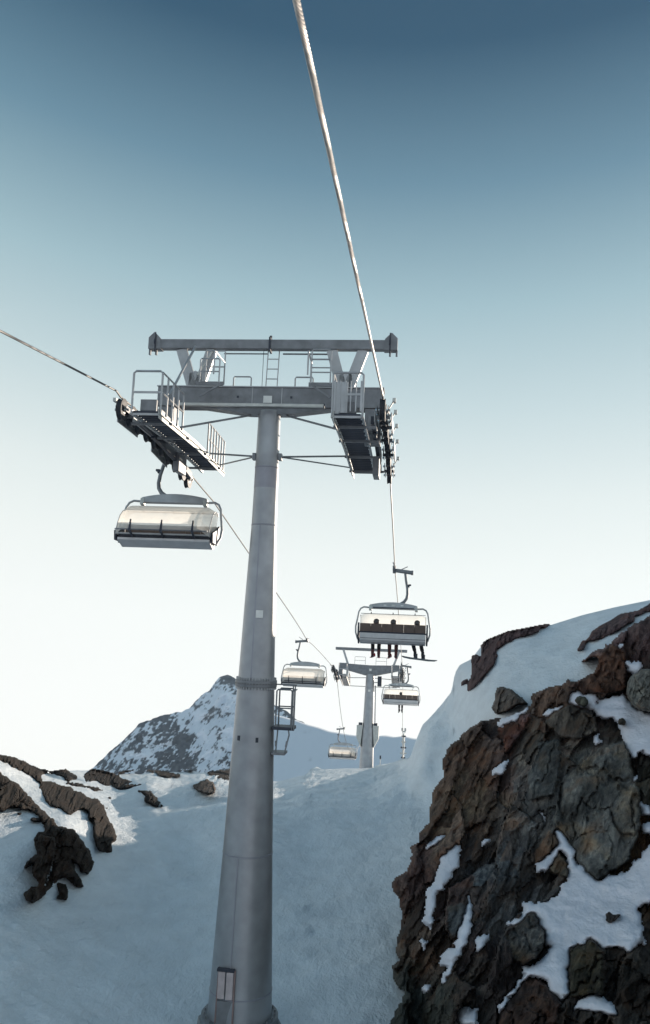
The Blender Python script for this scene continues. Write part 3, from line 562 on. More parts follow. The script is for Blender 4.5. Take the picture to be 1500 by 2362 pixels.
OL2 = [CL(L) for L in [
 [(260, 490), (330, 500), (350, 545), (400, 560), (460, 570), (480, 600), (510, 640), (550, 700), (580, 780), (560, 830), (545, 855), (500, 830), (490, 790), (450, 770), (430, 730), (460, 810), (500, 880), (520, 930), (480, 935), (440, 900), (400, 870), (370, 880), (350, 900), (330, 930), (290, 960), (250, 1000), (210, 1025), (170, 1010), (150, 970), (190, 930), (240, 930), (250, 900), (210, 860), (200, 820), (215, 770), (150, 815), (155, 790), (200, 740), (240, 720), (215, 680), (215, 620), (240, 590), (280, 580), (270, 530)],
 [(350, 900), (410, 900), (420, 950), (425, 1010), (345, 1005), (360, 960)]]]
outcrop('lower_rock_outcrop', 'black rock ribs with sunlit edges running down into the snow', OL2, 40, 230, 1870, 2095, 1.8, 0.85, 0.5, 523, 0.95, wide=0.85, dome=0.35, warp=3, emerge=True, tintc=(.040, .028, .021))
OL3 = [CL(L) for L in [[(300, 170), (340, 165), (380, 175), (400, 200), (470, 240), (475, 265), (420, 260), (360, 240), (310, 225), (295, 205)],
 [(530, 220), (560, 200), (600, 180), (650, 180), (700, 225), (760, 260), (830, 280), (895, 295), (890, 310), (830, 305), (770, 320), (740, 325), (700, 310), (660, 300), (600, 270), (530, 275), (520, 250)],
 [(400, 285), (480, 285), (530, 300), (600, 310), (645, 330), (600, 335), (540, 310), (470, 300)], [(840, 330), (920, 330), (960, 370), (1015, 430), (970, 430), (900, 395), (900, 360)], [(970, 440), (995, 445), (990, 460)],
 [(960, 228), (1040, 217), (1140, 235), (1050, 245)], [(1260, 216), (1340, 222), (1415, 240), (1415, 262), (1330, 238)], [(730, 215), (830, 205), (835, 212), (740, 222)], [(560, 215), (640, 205), (700, 214), (640, 222)], [(880, 208), (960, 204), (1040, 208), (960, 215)], [(1080, 208), (1150, 205), (1240, 210), (1160, 216)], [(1290, 212), (1420, 205), (1430, 220), (1340, 218)], [(640, 425), (665, 430), (655, 445)], [(665, 372), (690, 370), (685, 385)], [(420, 530), (440, 528), (432, 545)], [(100, 465), (140, 460), (135, 478)], [(190, 500), (260, 495), (250, 530), (200, 525)], [(735, 630), (768, 655), (760, 662), (740, 645)]]]
outcrop('ridge_rocks', 'row of low dark rocks along the crest of the left ridge', OL3, 20, 540, 1755, 1960, 1.8, 0.3, 0.35, 540, 0.6, dome=0.25, warp=4, emerge=True, wide=0.8, tintc=(.022, .018, .017))
outcrop('boulder', 'lone dark boulder sitting on the snow left of the tall pylon', [CL([(1190, 300), (1230, 278), (1280, 258), (1320, 280), (1335, 320), (1325, 352), (1270, 350), (1200, 322)])], 435, 510, 1785, 1842, 1.5, 0.5, 1.6, 560, 0.7, 'boulder', dome=1.4, warp=1.5, dist=2.5)

# ================================================================ ROPE
G = 3.2                                             # half the distance between the two strands
B1, L1 = Vector((0, 24.05, -3.42)), R(15.6)
def t1(x, y, z): return Vector((x, B1.y+y*math.cos(L1)-z*math.sin(L1), B1.z+y*math.sin(L1)+z*math.cos(L1)))
def arc1(y): u = y+2.8; return 15.10+0.096*u-0.0250*u*u
def arc1l(y): u = y+2.8; return 15.04+0.0*u-0.0155*u*u
def rope_z(y):
    if y < 17.27: return 11.45+0.3853*(y-20)
    return None
path = [(y, 11.45+0.3853*(y-20)) for y in np.linspace(-12, 17.0, 40)]
path += [(t1(0, y, arc1(y)).y, t1(0, y, arc1(y)).z) for y in np.linspace(-2.8, 4.0, 16)]
def farz(y): return 12.2037+0.09383*(y-30)+0.00034455*(y-30)**2
path += [(y, farz(y)) for y in np.linspace(25.2, 77, 26)]
path += [(78.5, farz(78.5)), (80, 17.65), (81.5, 17.35)]
a_, b_, c_ = np.polyfit([82.5, 93.0, 130.0], [17.1, 14.35, 19.2], 2)
path += [(y, a_*y*y+b_*y+c_) for y in np.linspace(83, 130, 24)]
path = np.array(path)
def dent(p, y0, dz, w_): q = p.copy(); q[:, 1] += dz*np.exp(-np.abs(q[:, 0]-y0)/w_); return q
path0 = path.copy()
path = np.array(sorted(path.tolist()+[[y, float(np.interp(y, path0[:, 0], path0[:, 1]))] for y in (33.0, 34.63, 36.3, 56.6)])); base_path = path.copy()
m_ = path[:, 0] > 25; path[m_] = dent(path[m_], 34.63, -0.46, 5.0)
pathl = np.array([(y, z) for y, z in base_path if y < 17.2]+[(t1(0, y, arc1l(y)).y, t1(0, y, arc1l(y)).z) for y in np.linspace(-2.8, 4.0, 16)]+[(y, z) for y, z in dent(base_path, 56.6, -0.40, 6.0) if y > 26.5])
def rz(y): return float(np.interp(y, path[:, 0], path[:, 1]))
def rope(x, label, path):
    root = thing('haul_rope', label, 'rope', (x, 0, 0), group=None)
    NS, lay, rc, rs = 6, 0.27, 0.0145, 0.0122
    ye = 10.0; RM = M['rope'] if x > 0 else M['rope_dark']
    ys = np.arange(1.0, ye, 0.0155)
    zs = np.interp(ys, path[:, 0], path[:, 1])
    cs_ = [Vector((0, y, z)) for y, z in zip(ys, zs)]
    d = Vector((0, 1, 0.3853)).normalized(); nx = Vector((1, 0, 0)); nz = nx.cross(d)
    for k in range(NS):
        mb = MB(); mb.tube([c+(nx*math.cos(2*math.pi*(i*0.0155/lay+k/NS))+nz*math.sin(2*math.pi*(i*0.0155/lay+k/NS)))*rc for i, c in enumerate(cs_)], rs, 6, cap=False)
        mb.build('strand', RM, root, smooth=True)
    mb = MB(); mb.tube([(0, y, z) for y, z in path if y < 1.2]+[(0, 1.2, float(np.interp(1.2, path[:, 0], path[:, 1])))], 0.029, 8); mb.build('rope_run', RM, root, smooth=True)
    mb = MB(); mb.tube([(0, ye-0.05, float(np.interp(ye-0.05, path[:, 0], path[:, 1])))]+[(0, y, z) for y, z in path if y > ye+0.2], 0.0235, 8); mb.build('rope_run', RM, root, smooth=True)
    return root
rope(G, 'thick twisted steel haul rope passing overhead from top of the picture to the right wheels', path)
rope(-G, 'thin steel haul rope running in from the left edge to the left wheels', pathl)

# ================================================================ PYLON PARTS
def sheave_mesh():
    mb = MB(); mb.lathe([(-0.07, 0.20), (-0.065, 0.275), (-0.02, 0.25), (0.02, 0.25), (0.065, 0.275), (0.07, 0.20)], 24, 'x')
    me = mb.build('sheave', M['rubber']); hub = MB(); hub.lathe([(-0.075, 0.05), (-0.07, 0.10), (0.07, 0.10), (0.075, 0.05)], 14, 'x'); hub.lathe([(-0.1, 0.028), (0.1, 0.028)], 10, 'x')
    hb = hub.build('hub', M['chrome'])
    rim = MB(); rim.lathe([(-0.064, 0.11), (-0.063, 0.165), (0.063, 0.165), (0.064, 0.11)], 20, 'x'); rm = rim.build('hub_disc', M['red'])
    a, b, c = me.data, hb.data, rm.data
    for o in (me, hb, rm): bpy.data.objects.remove(o)
    return a, b, c
SH = sheave_mesh()
def wheels(parent, x, side, arc, ys, s=1.0, bottom=None):
    """one row of wheels under the rope with its rocker beams, in the pylon's own axes"""
    root = bpy.data.objects.new('sheave_assembly', None); COL.objects.link(root); root.parent = parent
    for i, y in enumerate(ys):
        z = arc(y)-0.275*s
        for me, nm in ((SH[0], 'sheave'),):
            o = bpy.data.objects.new(nm, me); COL.objects.link(o); o.parent = root; o.location = (x, y, z); o.scale = (s, s, s)
        o = bpy.data.objects.new('hub', SH[1]); COL.objects.link(o); o.parent = root; o.location = (x, y, z); o.scale = (s, s, s)
        if i % 3 == 0:
            o = bpy.data.objects.new('hub_disc', SH[2]); COL.objects.link(o); o.parent = root; o.location = (x, y, z); o.scale = (s, s, s)
    for i in range(0, len(ys)-1, 2):                 # short rocker joining two wheels
        mb = MB(); y0, y1 = ys[i], ys[i+1]
        for q in (-0.13, 0.13): mb.bar((x+q*s, y0-0.1, arc(y0)-0.26*s), (x+q*s, y1+0.1, arc(y1)-0.26*s), 0.02, 0.15*s)
        mb.bar((x-0.16*s, (y0+y1)/2, arc(y0)-0.36*s), (x+0.16*s, (y0+y1)/2, arc(y0)-0.36*s), 0.08, 0.08)
        mb.build('rocker_beam', M['galv_dark'], root, bevel=0.006)
    for i in range(0, len(ys)-3, 4):
        mb = MB(); y0, y1 = (ys[i]+ys[i+1])/2, (ys[i+2]+ys[i+3])/2
        for q in (-0.2, 0.2): mb.bar((x+q*s, y0-0.08, arc(y0)-0.40*s), (x+q*s, y1+0.08, arc(y1)-0.40*s), 0.03, 0.22*s)
        mb.build('rocker_beam', M['galv'], root, bevel=0.006)
    if len(ys) > 5:
        mb = MB(); y0, y1 = ys[1], ys[-2]; n_ = 5
        for k in range(n_):
            a, b = y0+(y1-y0)*k/n_, y0+(y1-y0)*(k+1)/n_
            mb.bar((x-side*0.27, a, arc(a)-0.40), (x-side*0.27, b, arc(b)-0.40), 0.10, 0.30 if k in (1, 2, 3) else 0.2)
        mb.build('main_beam', M['dark'], root, bevel=0.01)
    # rope catchers and bolts on the outer side
    for y in ys[::2]:
        mb = MB(); mb.bar((x+side*0.05, y+0.2, arc(y)-0.34), (x+side*0.26, y+0.2, arc(y)+0.02), 0.03, 0.03); mb.box(x+side*0.22, x+side*0.30, y+0.12, y+0.3, arc(y)-0.03, arc(y)+0.06); mb.build('rope_catcher', M['light'], root)
    mb = MB()
    for i, y in enumerate(ys):
        for q in (-0.16, 0.16): mb.lathe([(-0.02, 0.032), (0.02, 0.032)], 8, 'x', (x+q*s, y, arc(y)-0.275*s))
    mb.build('axle_nuts', M['chrome'], root, kind='stuff')
    return root
def tread_mesh(w_):
    mb = MB(); mb.box(-w_/2, w_/2, -0.05, 0.05, -0.012, 0.012); mb.box(-w_/2, w_/2, -0.055, -0.045, -0.03, 0.015)
    o = mb.build('tread', M['dark']); me = o.data; bpy.data.objects.remove(o); return me
TR = tread_mesh(0.60)
def catwalk(parent, sx, y0, y1, zf, xi=2.08, xo=2.74, rail_inner=True, near_frame=True, gap=0.21):
    root = bpy.data.objects.new('catwalk', None); COL.objects.link(root); root.parent = parent
    n = int((y1-y0)/gap)
    for i in range(n+1):
        y = y0+gap*i; o = bpy.data.objects.new('tread', TR); COL.objects.link(o); o.parent = root; o.location = (sx*(xi+xo)/2, y, zf(y)); o.scale = ((xo-xi-0.05)/0.60, 1, 1); o.rotation_euler = (math.atan((zf(y+.1)-zf(y-.1))/.2), 0, 0)
    seg = np.linspace(y0-0.08, y1+0.08, 9)
    for xx in (xi, xo):
        mb = MB()
        for a, b in zip(seg[:-1], seg[1:]):
            mb.bar((sx*xx, a, zf(a)), (sx*xx, b, zf(b)), 0.012, 0.13); mb.bar((sx*(xx+(0.025 if xx == xo else -0.025)), a, zf(a)-0.06), (sx*(xx+(0.025 if xx == xo else -0.025)), b, zf(b)-0.06), 0.06, 0.01)
        mb.build('stringer', M['light'] if xx == xi else M['galv'], root)  # inner edge paler than the outer: sunlight put into its metal tone
    mb = MB()
    for a, b in zip(seg[:-1], seg[1:]): mb.bar((sx*xi+0.012, a, zf(a)-0.12), (sx*xi+0.012, b, zf(b)-0.12), 0.014, 0.085)
    mb.build('sunlit_channel', M['light'], root)  # pale channel added below the inner edge to show as a sunlit stripe
    mb = MB()
    for y in np.arange(y0+0.2, y1, 0.42): mb.lathe([(-0.03, 0.022), (0.03, 0.022)], 8, 'x', (sx*xi, y, zf(y)-0.05)); mb.lathe([(-0.03, 0.022), (0.03, 0.022)], 8, 'x', (sx*xo, y, zf(y)-0.05))
    mb.build('clamp_bolts', M['chrome'], root, kind='stuff')
    def railing(xx, ya, yb, h=0.98, np_=6, mid=True):
        mb = MB(); ys = np.linspace(ya, yb, np_)
        for y in ys: mb.bar((sx*xx, y, zf(y)), (sx*xx, y, zf(y)+h), 0.04, 0.04)
        for hh in ((h, 0.5*h) if mid else (h,)):
            for a, b in zip(ys[:-1], ys[1:]): mb.tube([(sx*xx, a, zf(a)+hh), (sx*xx, b, zf(b)+hh)], 0.022, 6)
        mb.build('railing', M['galv'], root)
    if rail_inner: railing(xi-0.02, y0, y0+1.9, np_=5); railing(xi-0.02, y1-2.2, y1-0.1, 0.92, 7)
    if near_frame:
        mb = MB(); z = zf(y0); y = y0-0.03
        xa, xb = sx*(xi-0.03), sx*(xo+0.02)
        mb.tube([(xa, y, z-0.08), (xa, y, z+0.95), (xa+(xb-xa)*0.08, y, z+1.0), (xa+(xb-xa)*0.92, y, z+1.0), (xb, y, z+0.95), (xb, y, z-0.08)], 0.028, 8)
        mb.bar((xa, y, z+0.48), (xb, y, z+0.48), 0.03, 0.05); mb.bar((xa, y, z-0.04), (xb, y, z-0.04), 0.03, 0.09)
        mb.build('end_railing', M['galv'], root)
    return root

# ================================================================ THE NEAR PYLON
py1 = thing('lift_pylon', 'tall grey tubular chairlift pylon in the foreground with a wide crossarm', 'lift pylon', B1, (L1, 0, 0), 'chairlift pylons up the slope')
mb = MB(); mb.lathe([(0.02, 0.80), (0.3, 0.79), (3.88, 0.635), (8.06, 0.485)], 64); pole_lo = mb.build('lower_pole', M['pole'], py1, smooth=True)
mb = MB(); mb.lathe([(8.22, 0.475), (10.1, 0.415), (12.3, 0.335), (13.3, 0.322)], 64); pole_up = mb.build('upper_pole', M['pole'], py1, smooth=True)
mb = MB(); mb.lathe([(13.3, 0.324), (13.86, 0.319)], 64); mb.build('sooty_band', M['pole_dark'], py1, smooth=True)
mb = MB(); mb.lathe([(13.86, 0.318), (15.42, 0.30)], 64); mb.build('pole_head', M['pole'], py1, smooth=True)
for z, r_ in ((3.9, 0.640), (12.3, 0.340), (0.62, 0.785), (13.87, 0.324)):
    mb = MB(); mb.lathe([(z-0.02, r_-0.006), (z-0.012, r_+0.004), (z+0.012, r_+0.004), (z+0.02, r_-0.006)], 64); mb.build('weld_seam', M['pole_dark'], py1, smooth=True)
for z0, z1, r0, r1, a in ((8.25, 12.28, 0.472, 0.338, -97), (0.9, 3.86, 0.776, 0.638, -101)):
    mb = MB(); ca, sa = math.cos(R(a)), math.sin(R(a)); mb.bar((r0*ca, r0*sa, z0), (r1*ca, r1*sa, z1), 0.03, 0.012, up=(ca, sa, 0)); mb.build('seam', M['pole_dark'], py1)
mb = MB(); mb.lathe([(8.06, 0.50), (8.06, 0.545), (8.13, 0.55), (8.13, 0.52), (8.15, 0.52), (8.15, 0.55), (8.22, 0.545), (8.22, 0.49)], 64); fl = mb.build('flange', M['galv_dark'], py1, smooth=True)
mb = MB()
for k in range(40):
    a = 2*math.pi*k/40; mb.lathe([(7.99, 0.016), (8.29, 0.016)], 6, 'z', (0.512*math.cos(a), 0.512*math.sin(a), 0)); mb.lathe([(8.0, 0.026), (8.05, 0.026)], 6, 'z', (0.512*math.cos(a), 0.512*math.sin(a), 0))
mb.build('flange_bolts', M['galv'], py1, kind='stuff')
mb = MB(); mb.lathe([(-0.12, 0.96), (0.03, 0.96), (0.03, 0.80)], 64); mb.build('base_flange', M['galv_dark'], py1)
mb = MB(); mb.lathe([(-1.6, 1.25), (-0.125, 1.05)], 8); mb.build('foundation', M['concrete'], py1)
mb = MB()
for k in range(24):
    a = 2*math.pi*k/24; mb.lathe([(0.03, 0.022), (0.09, 0.022)], 6, 'z', (0.88*math.cos(a), 0.88*math.sin(a), 0))
mb.build('anchor_bolts', M['galv_dark'], py1, kind='stuff')
# small openings on the pole
for z, a, s_ in ((6.77, -124, 0.05), (6.75, -70, 0.05)):
    r_ = 0.535; mb = MB(); mb.bar((r_*math.cos(R(a)), r_*math.sin(R(a)), z-0.06), (r_*math.cos(R(a)), r_*math.sin(R(a)), z+0.06), 0.07, 0.03, up=(math.cos(R(a)), math.sin(R(a)), 0)); mb.build('cable_gland', M['dark'], py1)
# climbing box near the foot: two boards between rails
hx = lambda x: x
mb = MB(); mb.bar((-0.47, -0.70, 0.02), (-0.45, -0.63, 1.32), 0.035, 0.05); mb.build('side_rail', M['hatchrail'], py1)
mb = MB(); mb.bar((-0.02, -0.84, 0.02), (-0.02, -0.78, 1.32), 0.035, 0.05); mb.build('side_rail', M['hatchrail'], py1)
mb = MB(); mb.box(-0.43, -0.26, -0.80, -0.77, 0.66, 1.28); mb.build('board', M['hatch'], py1, bevel=0.005)
mb = MB(); mb.box(-0.22, -0.05, -0.83, -0.80, 0.66, 1.28); mb.build('board', M['hatch'], py1, bevel=0.005)
mb = MB(); mb.box(-0.46, -0.03, -0.83, -0.72, 1.29, 1.35); mb.build('box_lid', M['dark'], py1)
mb = MB(); mb.box(-0.43, -0.05, -0.775, -0.74, 0.05, 0.60); mb.build('box_back', M['galv_dark'], py1)
# number plates
def plate(parent, x0, x1, z0, z1, y, tilt=0, seed=0):
    mb = MB(); mb.box(x0, x1, y-0.012, y, z0, z1); p_ = mb.build('number_plate', M['sign'], parent, bevel=0.01); return p_
plate(py1, -0.02, 0.17, 9.83, 10.03, -0.43); plate(py1, -0.14, 0.10, 15.60, 15.80, -0.285)
# crossarm
mb = MB(); mb.box(-3.1, 3.1, -0.26, 0.26, 15.50, 16.04); mb.build('crossarm', M['galv_dark'], py1, bevel=0.01)
mb = MB(); mb.add([(-1.9, -0.2, 15.5), (-0.55, -0.2, 15.32), (0.55, -0.2, 15.32), (1.9, -0.2, 15.5), (-1.9, 0.2, 15.5), (-0.55, 0.2, 15.32), (0.55, 0.2, 15.32), (1.9, 0.2, 15.5)],
    [(0, 1, 2, 3), (7, 6, 5, 4), (0, 4, 5, 1), (1, 5, 6, 2), (2, 6, 7, 3)]); mb.build('crossarm_gusset', M['galv_dark'], py1)
mb = MB(); mb.box(-3.12, 3.12, -0.29, 0.29, 16.04, 16.07); mb.build('crossarm_flange', M['galv'], py1)
for x in (-0.45, 0.36):
    mb = MB(); mb.box(x-0.01, x+0.01, -0.275, -0.262, 15.50, 16.04); mb.build('stiffener', M['galv'], py1)
for x in (0.62, -0.85):
    mb = MB(); mb.box(x-0.03, x+0.03, -0.268, -0.262, 15.74, 15.80); mb.build('bolt_hole', M['dark'], py1)
mb = MB()
for a, b, c, d in ((-2.35, 1.55, 15.42, 15.50),): mb.box(a, b, -0.62, -0.50, c, d)
mb.build('front_tube', M['light'], py1, bevel=0.006)
mb = MB(); mb.box(1.551, 1.57, -0.635, -0.485, 15.405, 15.515); mb.build('tube_end', M['dark'], py1)
for s_ in (-1, 1):
    mb = MB(); mb.tube([(s_*0.5, -0.1, 15.30), (s_*2.1, -1.4, 14.62)], 0.028, 6); mb.tube([(s_*0.32, 0.0, 14.18), (s_*2.06, 1.9, 14.62)], 0.026, 6); mb.tube([(s_*0.32, 0.1, 14.2), (s_*2.06, 3.1, 14.5)], 0.022, 6); mb.build('brace', M['galv_dark'], py1, smooth=True)
    mb = MB(); mb.box(s_*0.31, s_*0.40, -0.1, 0.1, 14.08, 14.26); mb.build('bracket', M['galv_dark'], py1)
# lifting frame on top
mb = MB(); mb.box(-3.30, 3.30, -0.30, -0.06, 17.12, 17.38); mb.build('lifting_beam', M['galv_dark'], py1, bevel=0.01)
for s_ in (-1, 1):
    r0 = bpy.data.objects.new('beam_head', None); COL.objects.link(r0); r0.parent = py1
    mb = MB(); x0, x1 = s_*3.08, s_*3.44
    mb.add([(x0, -0.32, 17.10), (x1, -0.32, 17.10), (x1, -0.32, 17.42), (s_*3.28, -0.32, 17.58), (x0+s_*0.02, -0.32, 17.40), (x0, -0.04, 17.10), (x1, -0.04, 17.10), (x1, -0.04, 17.42), (s_*3.28, -0.04, 17.58), (x0+s_*0.02, -0.04, 17.40)],
           [(0, 1, 2, 3, 4), (9, 8, 7, 6, 5), (0, 5, 6, 1), (1, 6, 7, 2), (2, 7, 8, 3), (3, 8, 9, 4), (4, 9, 5, 0)]); mb.build('head_plate', M['galv_dark'], r0)
    for xx in (3.24, 3.42):
        mb = MB(); mb.bar((s_*xx, -0.18, 17.10), (s_*xx, -0.18, 16.96), 0.05, 0.08); mb.build('hook', M['galv_dark'], r0)
    mb = MB(); mb.tube([(s_*3.24, -0.34, 17.0), (s_*3.24, -0.34, 17.56)], 0.018, 6); mb.lathe([(-0.36, 0.08), (-0.33, 0.08)], 12, 'x', (s_*3.24+0.34, -0.33, 17.30)); mb.build('pulley_pin', M['dark'], r0)
    for xt, xb, w0, w1 in ((2.52, 2.14, 0.30, 0.20), (1.66, 1.98, 0.30, 0.20)):
        mb = MB(); mb.bar((s_*xb, -0.18, 16.02), (s_*xt, -0.18, 17.12), 0.14, 0.29, up=(1, 0, 0)); mb.build('strut', M['galv'], py1, bevel=0.008)
    mb = MB(); mb.add([(s_*1.88, -0.25, 16.07), (s_*2.26, -0.25, 16.07), (s_*2.24, -0.25, 16.42), (s_*2.08, -0.25, 16.50), (s_*1.90, -0.25, 16.42), (s_*1.88, -0.10, 16.07), (s_*2.26, -0.10, 16.07), (s_*2.24, -0.10, 16.42), (s_*2.08, -0.10, 16.50), (s_*1.90, -0.10, 16.42)],
           [(0, 1, 2, 3, 4), (9, 8, 7, 6, 5), (0, 5, 6, 1), (1, 6, 7, 2), (2, 7, 8, 3), (3, 8, 9, 4), (4, 9, 5, 0)]); mb.build('strut_foot', M['galv'], py1)
mb = MB(); mb.box(-0.06, -0.01, -0.34, -0.02, 17.06, 17.44); mb.tube([(-0.035, -0.18, 17.40), (-0.035, -0.18, 17.52)], 0.035, 8); mb.build('beam_clamp', M['dark'], py1)
mb = MB(); mb.tube([(-1.35, -0.05, 17.05), (-0.12, -0.05, 17.05)], 0.018, 6); mb.tube([(0.3, -0.05, 17.05), (1.55, -0.05, 17.05)], 0.022, 6); mb.build('guide_rod', M['galv_dark'], py1)
lad = bpy.data.objects.new('ladder', None); COL.objects.link(lad); lad.parent = py1
for x in (-0.12, 0.19):
    mb = MB(); mb.tube([(x, -0.12, 16.07), (x+0.02, -0.12, 17.12)], 0.016, 6); mb.build('side_rail', M['galv'], lad)
for z in (16.32, 16.60, 16.88):
    mb = MB(); mb.tube([(-0.11, -0.12, z), (0.20, -0.12, z)], 0.014, 6); mb.build('rung', M['galv'], lad)
mb = MB(); mb.tube([(-0.23, -0.1, 16.07), (-0.23, -0.1, 17.12)], 0.008, 5); mb.build('cable', M['dark'], py1)
# guard rails round the service platforms at the arm
def loop(mb, a, b, z0, z1, y, r_=0.024, mid=None, yb=None):
    yb = y if yb is None else yb
    mb.tube([(a, y, z0), (a, y, z1-0.04), (a+(b-a)*0.06, y, z1), (b-(b-a)*0.06, yb, z1), (b, yb, z1-0.04), (b, yb, z0)], r_, 6)
    if mid: mb.tube([(a, y, mid), (b, yb, mid)], r_*0.8, 6)
for s_ in (-1, 1):
    g = bpy.data.objects.new('guard_rail', None); COL.objects.link(g); g.parent = py1
    for (a, b, z0, z1, y, mid, yb) in ((0.62, 1.12, 16.07, 16.50, 0.3, 16.16, 0.3), (1.18, 1.70, 16.02, 17.00 if s_ > 0 else 16.95, -0.6, 16.50, -0.6), (1.22, 1.74, 15.95, 16.60, -1.0, 16.25, -1.0), (1.18, 1.22, 16.0, 16.62, -0.6, None, -1.6)):
        mb = MB(); loop(mb, s_*a, s_*b, z0, z1, y, 0.022, mid, yb); mb.build('rail_loop', M['galv'], g)
    mb = MB(); mb.bar((s_*1.15, -0.8, 15.98), (s_*1.9, -0.8, 15.98), 0.05, 0.10); mb.bar((s_*1.2, -0.8, 15.98), (s_*1.75, -0.9, 15.6), 0.04, 0.05); mb.build('platform_edge', M['galv_dark'], g)
mb = MB(); mb.tube([(-2.05, -0.5, 17.1), (-2.3, -1.8, 15.35)], 0.035, 8); mb.build('stay', M['galv'], py1)
mb = MB(); mb.tube([(-1.6, -0.3, 17.08), (-1.95, -0.5, 16.3)], 0.03, 8); mb.build('stay', M['light'], py1)  # the lit stay: sunlight put into the colour by a paler metal
# wheels and catwalks
ys1 = [-2.62+0.70*i for i in range(10)]
for s_ in (-1, 1):
    arc_s = arc1 if s_ > 0 else arc1l
    wheels(py1, s_*G, s_, arc_s, ys1)
    zf = lambda y: 14.58-(max(0, y-0.3))*0.035-0.003*max(0, y-0.3)**2
    catwalk(py1, s_, -3.15, 3.7, zf)
    mb = MB(); mb.box(s_*2.62, s_*3.05, -0.22, 0.22, 14.55, 15.50); mb.build('hanger_plate', M['galv_dark'], py1, bevel=0.01)
    mb = MB(); mb.box(s_*2.76, s_*3.0, -0.9, -0.5, 14.72, 15.25); mb.build('junction_box', M['galv_dark'], py1, bevel=0.02); mb = MB(); mb.box(s_*2.80, s_*2.98, 1.2, 2.0, 13.95, 14.5); mb.build('junction_box', M['galv_dark'], py1, bevel=0.02)
    for y in (-2.3, -0.7, 1.2, 3.0):
        mb = MB(); mb.bar((s_*2.0, y, zf(y)-0.09), (s_*3.05, y, zf(y)-0.09), 0.06, 0.06); mb.build('cross_beam', M['galv_dark'], py1)
    mb = MB(); mb.box(s_*2.2, s_*2.6, -3.05, -2.9, 14.64, 14.92); b_ = mb.build('toe_box', M['galv_dark'], py1, bevel=0.01)
    if s_ > 0:
        mb = MB()
        for x in np.linspace(2.10, 2.72, 6): mb.bar((x, -3.2, 14.65), (x, -3.2, 15.38), 0.05 if x in (2.10, 2.72) else 0.025, 0.025)
        mb.box(2.08, 2.40, -3.19, -3.175, 14.62, 15.36); mb.build('gate_panel', M['galv'], py1)
# work platform half way up the pole
pf = bpy.data.objects.new('side_platform', None); COL.objects.link(pf); pf.parent = py1
for y in (-0.25, 0.25):
    mb = MB(); mb.tube([(0.60, y, 7.05), (0.60, y, 7.98), (0.64, y, 8.02), (0.96, y, 8.02), (1.0, y, 7.98), (1.0, y, 7.05)], 0.022, 6); mb.tube([(0.60, y, 7.55), (1.0, y, 7.55)], 0.018, 6); mb.build('rail_loop', M['galv_dark'], pf)
for x in (1.0, 1.05):
    mb = MB(); mb.tube([(x, -0.25, 7.05), (x, 0.25, 7.05), ], 0.02, 6); mb.tube([(x, -0.25, 8.0), (x, 0.25, 8.0)], 0.02, 6); mb.tube([(x+0.03, -0.27, 7.0), (x+0.03, -0.27, 8.14)], 0.018, 6); mb.build('post', M['galv_dark'], pf)
mb = MB(); mb.tube([(0.5, 0, 8.13), (1.08, 0, 8.13)], 0.018, 6); mb.build('top_arm', M['galv_dark'], pf)
mb = MB(); mb.box(0.52, 1.07, -0.28, 0.28, 7.0, 7.08); mb.build('floor_plate', M['dark'], pf, bevel=0.005)
mb = MB(); mb.tube([(0.66, -0.2, 7.0), (0.63, -0.2, 6.42)], 0.02, 6); mb.tube([(0.94, -0.2, 7.0), (0.96, -0.2, 6.88), (0.86, -0.2, 6.42)], 0.02, 6); mb.bar((0.63, -0.2, 6.72), (0.63, -0.2, 6.58), 0.05, 0.05); mb.bar((0.915, -0.2, 6.72), (0.89, -0.2, 6.58), 0.05, 0.05); mb.build('step_hanger', M['galv_dark'], pf)
mb = MB(); mb.box(0.53, 0.87, -0.25, 0.25, 6.37, 6.43); mb.build('step_plate', M['galv_dark'], pf)

# ================================================================ THE SECOND PYLON
B2 = Vector((0.15, 79.6, 9.0)); L2 = R(3.0)
py2 = thing('lift_pylon', 'distant squat chairlift pylon with a shallow V crossarm standing on the sunlit crest', 'lift pylon', B2, (L2, 0, 0), 'chairlift pylons up the slope')
mb = MB(); mb.lathe([(-1.5, 0.66), (3.4, 0.56), (3.41, 0.50), (8.3, 0.39)], 40); mb.build('pole', M['pole'], py2, smooth=True)
mb = MB(); mb.lathe([(7.0, 0.43), (7.05, 0.43)], 40); mb.build('weld_seam', M['pole_dark'], py2)
for s_ in (-1, 1):
    mb = MB(); mb.add([(s_*0.45, -0.4, 3.6), (s_*1.02, -0.4, 3.6), (s_*1.02, -0.4, 2.5), (s_*0.62, -0.4, 1.7), (s_*0.45, 0.4, 3.6), (s_*1.02, 0.4, 3.6), (s_*1.02, 0.4, 2.5), (s_*0.62, 0.4, 1.7)],
        [(0, 1, 2, 3), (7, 6, 5, 4), (0, 4, 5, 1), (1, 5, 6, 2), (2, 6, 7, 3), (3, 7, 4, 0)]); mb.build('side_box', M['light'], py2)
    mb = MB(); mb.box(s_*0.52, s_*0.86, -0.3, 0.3, 3.605, 3.85); mb.build('box_vent', M['dark'], py2)
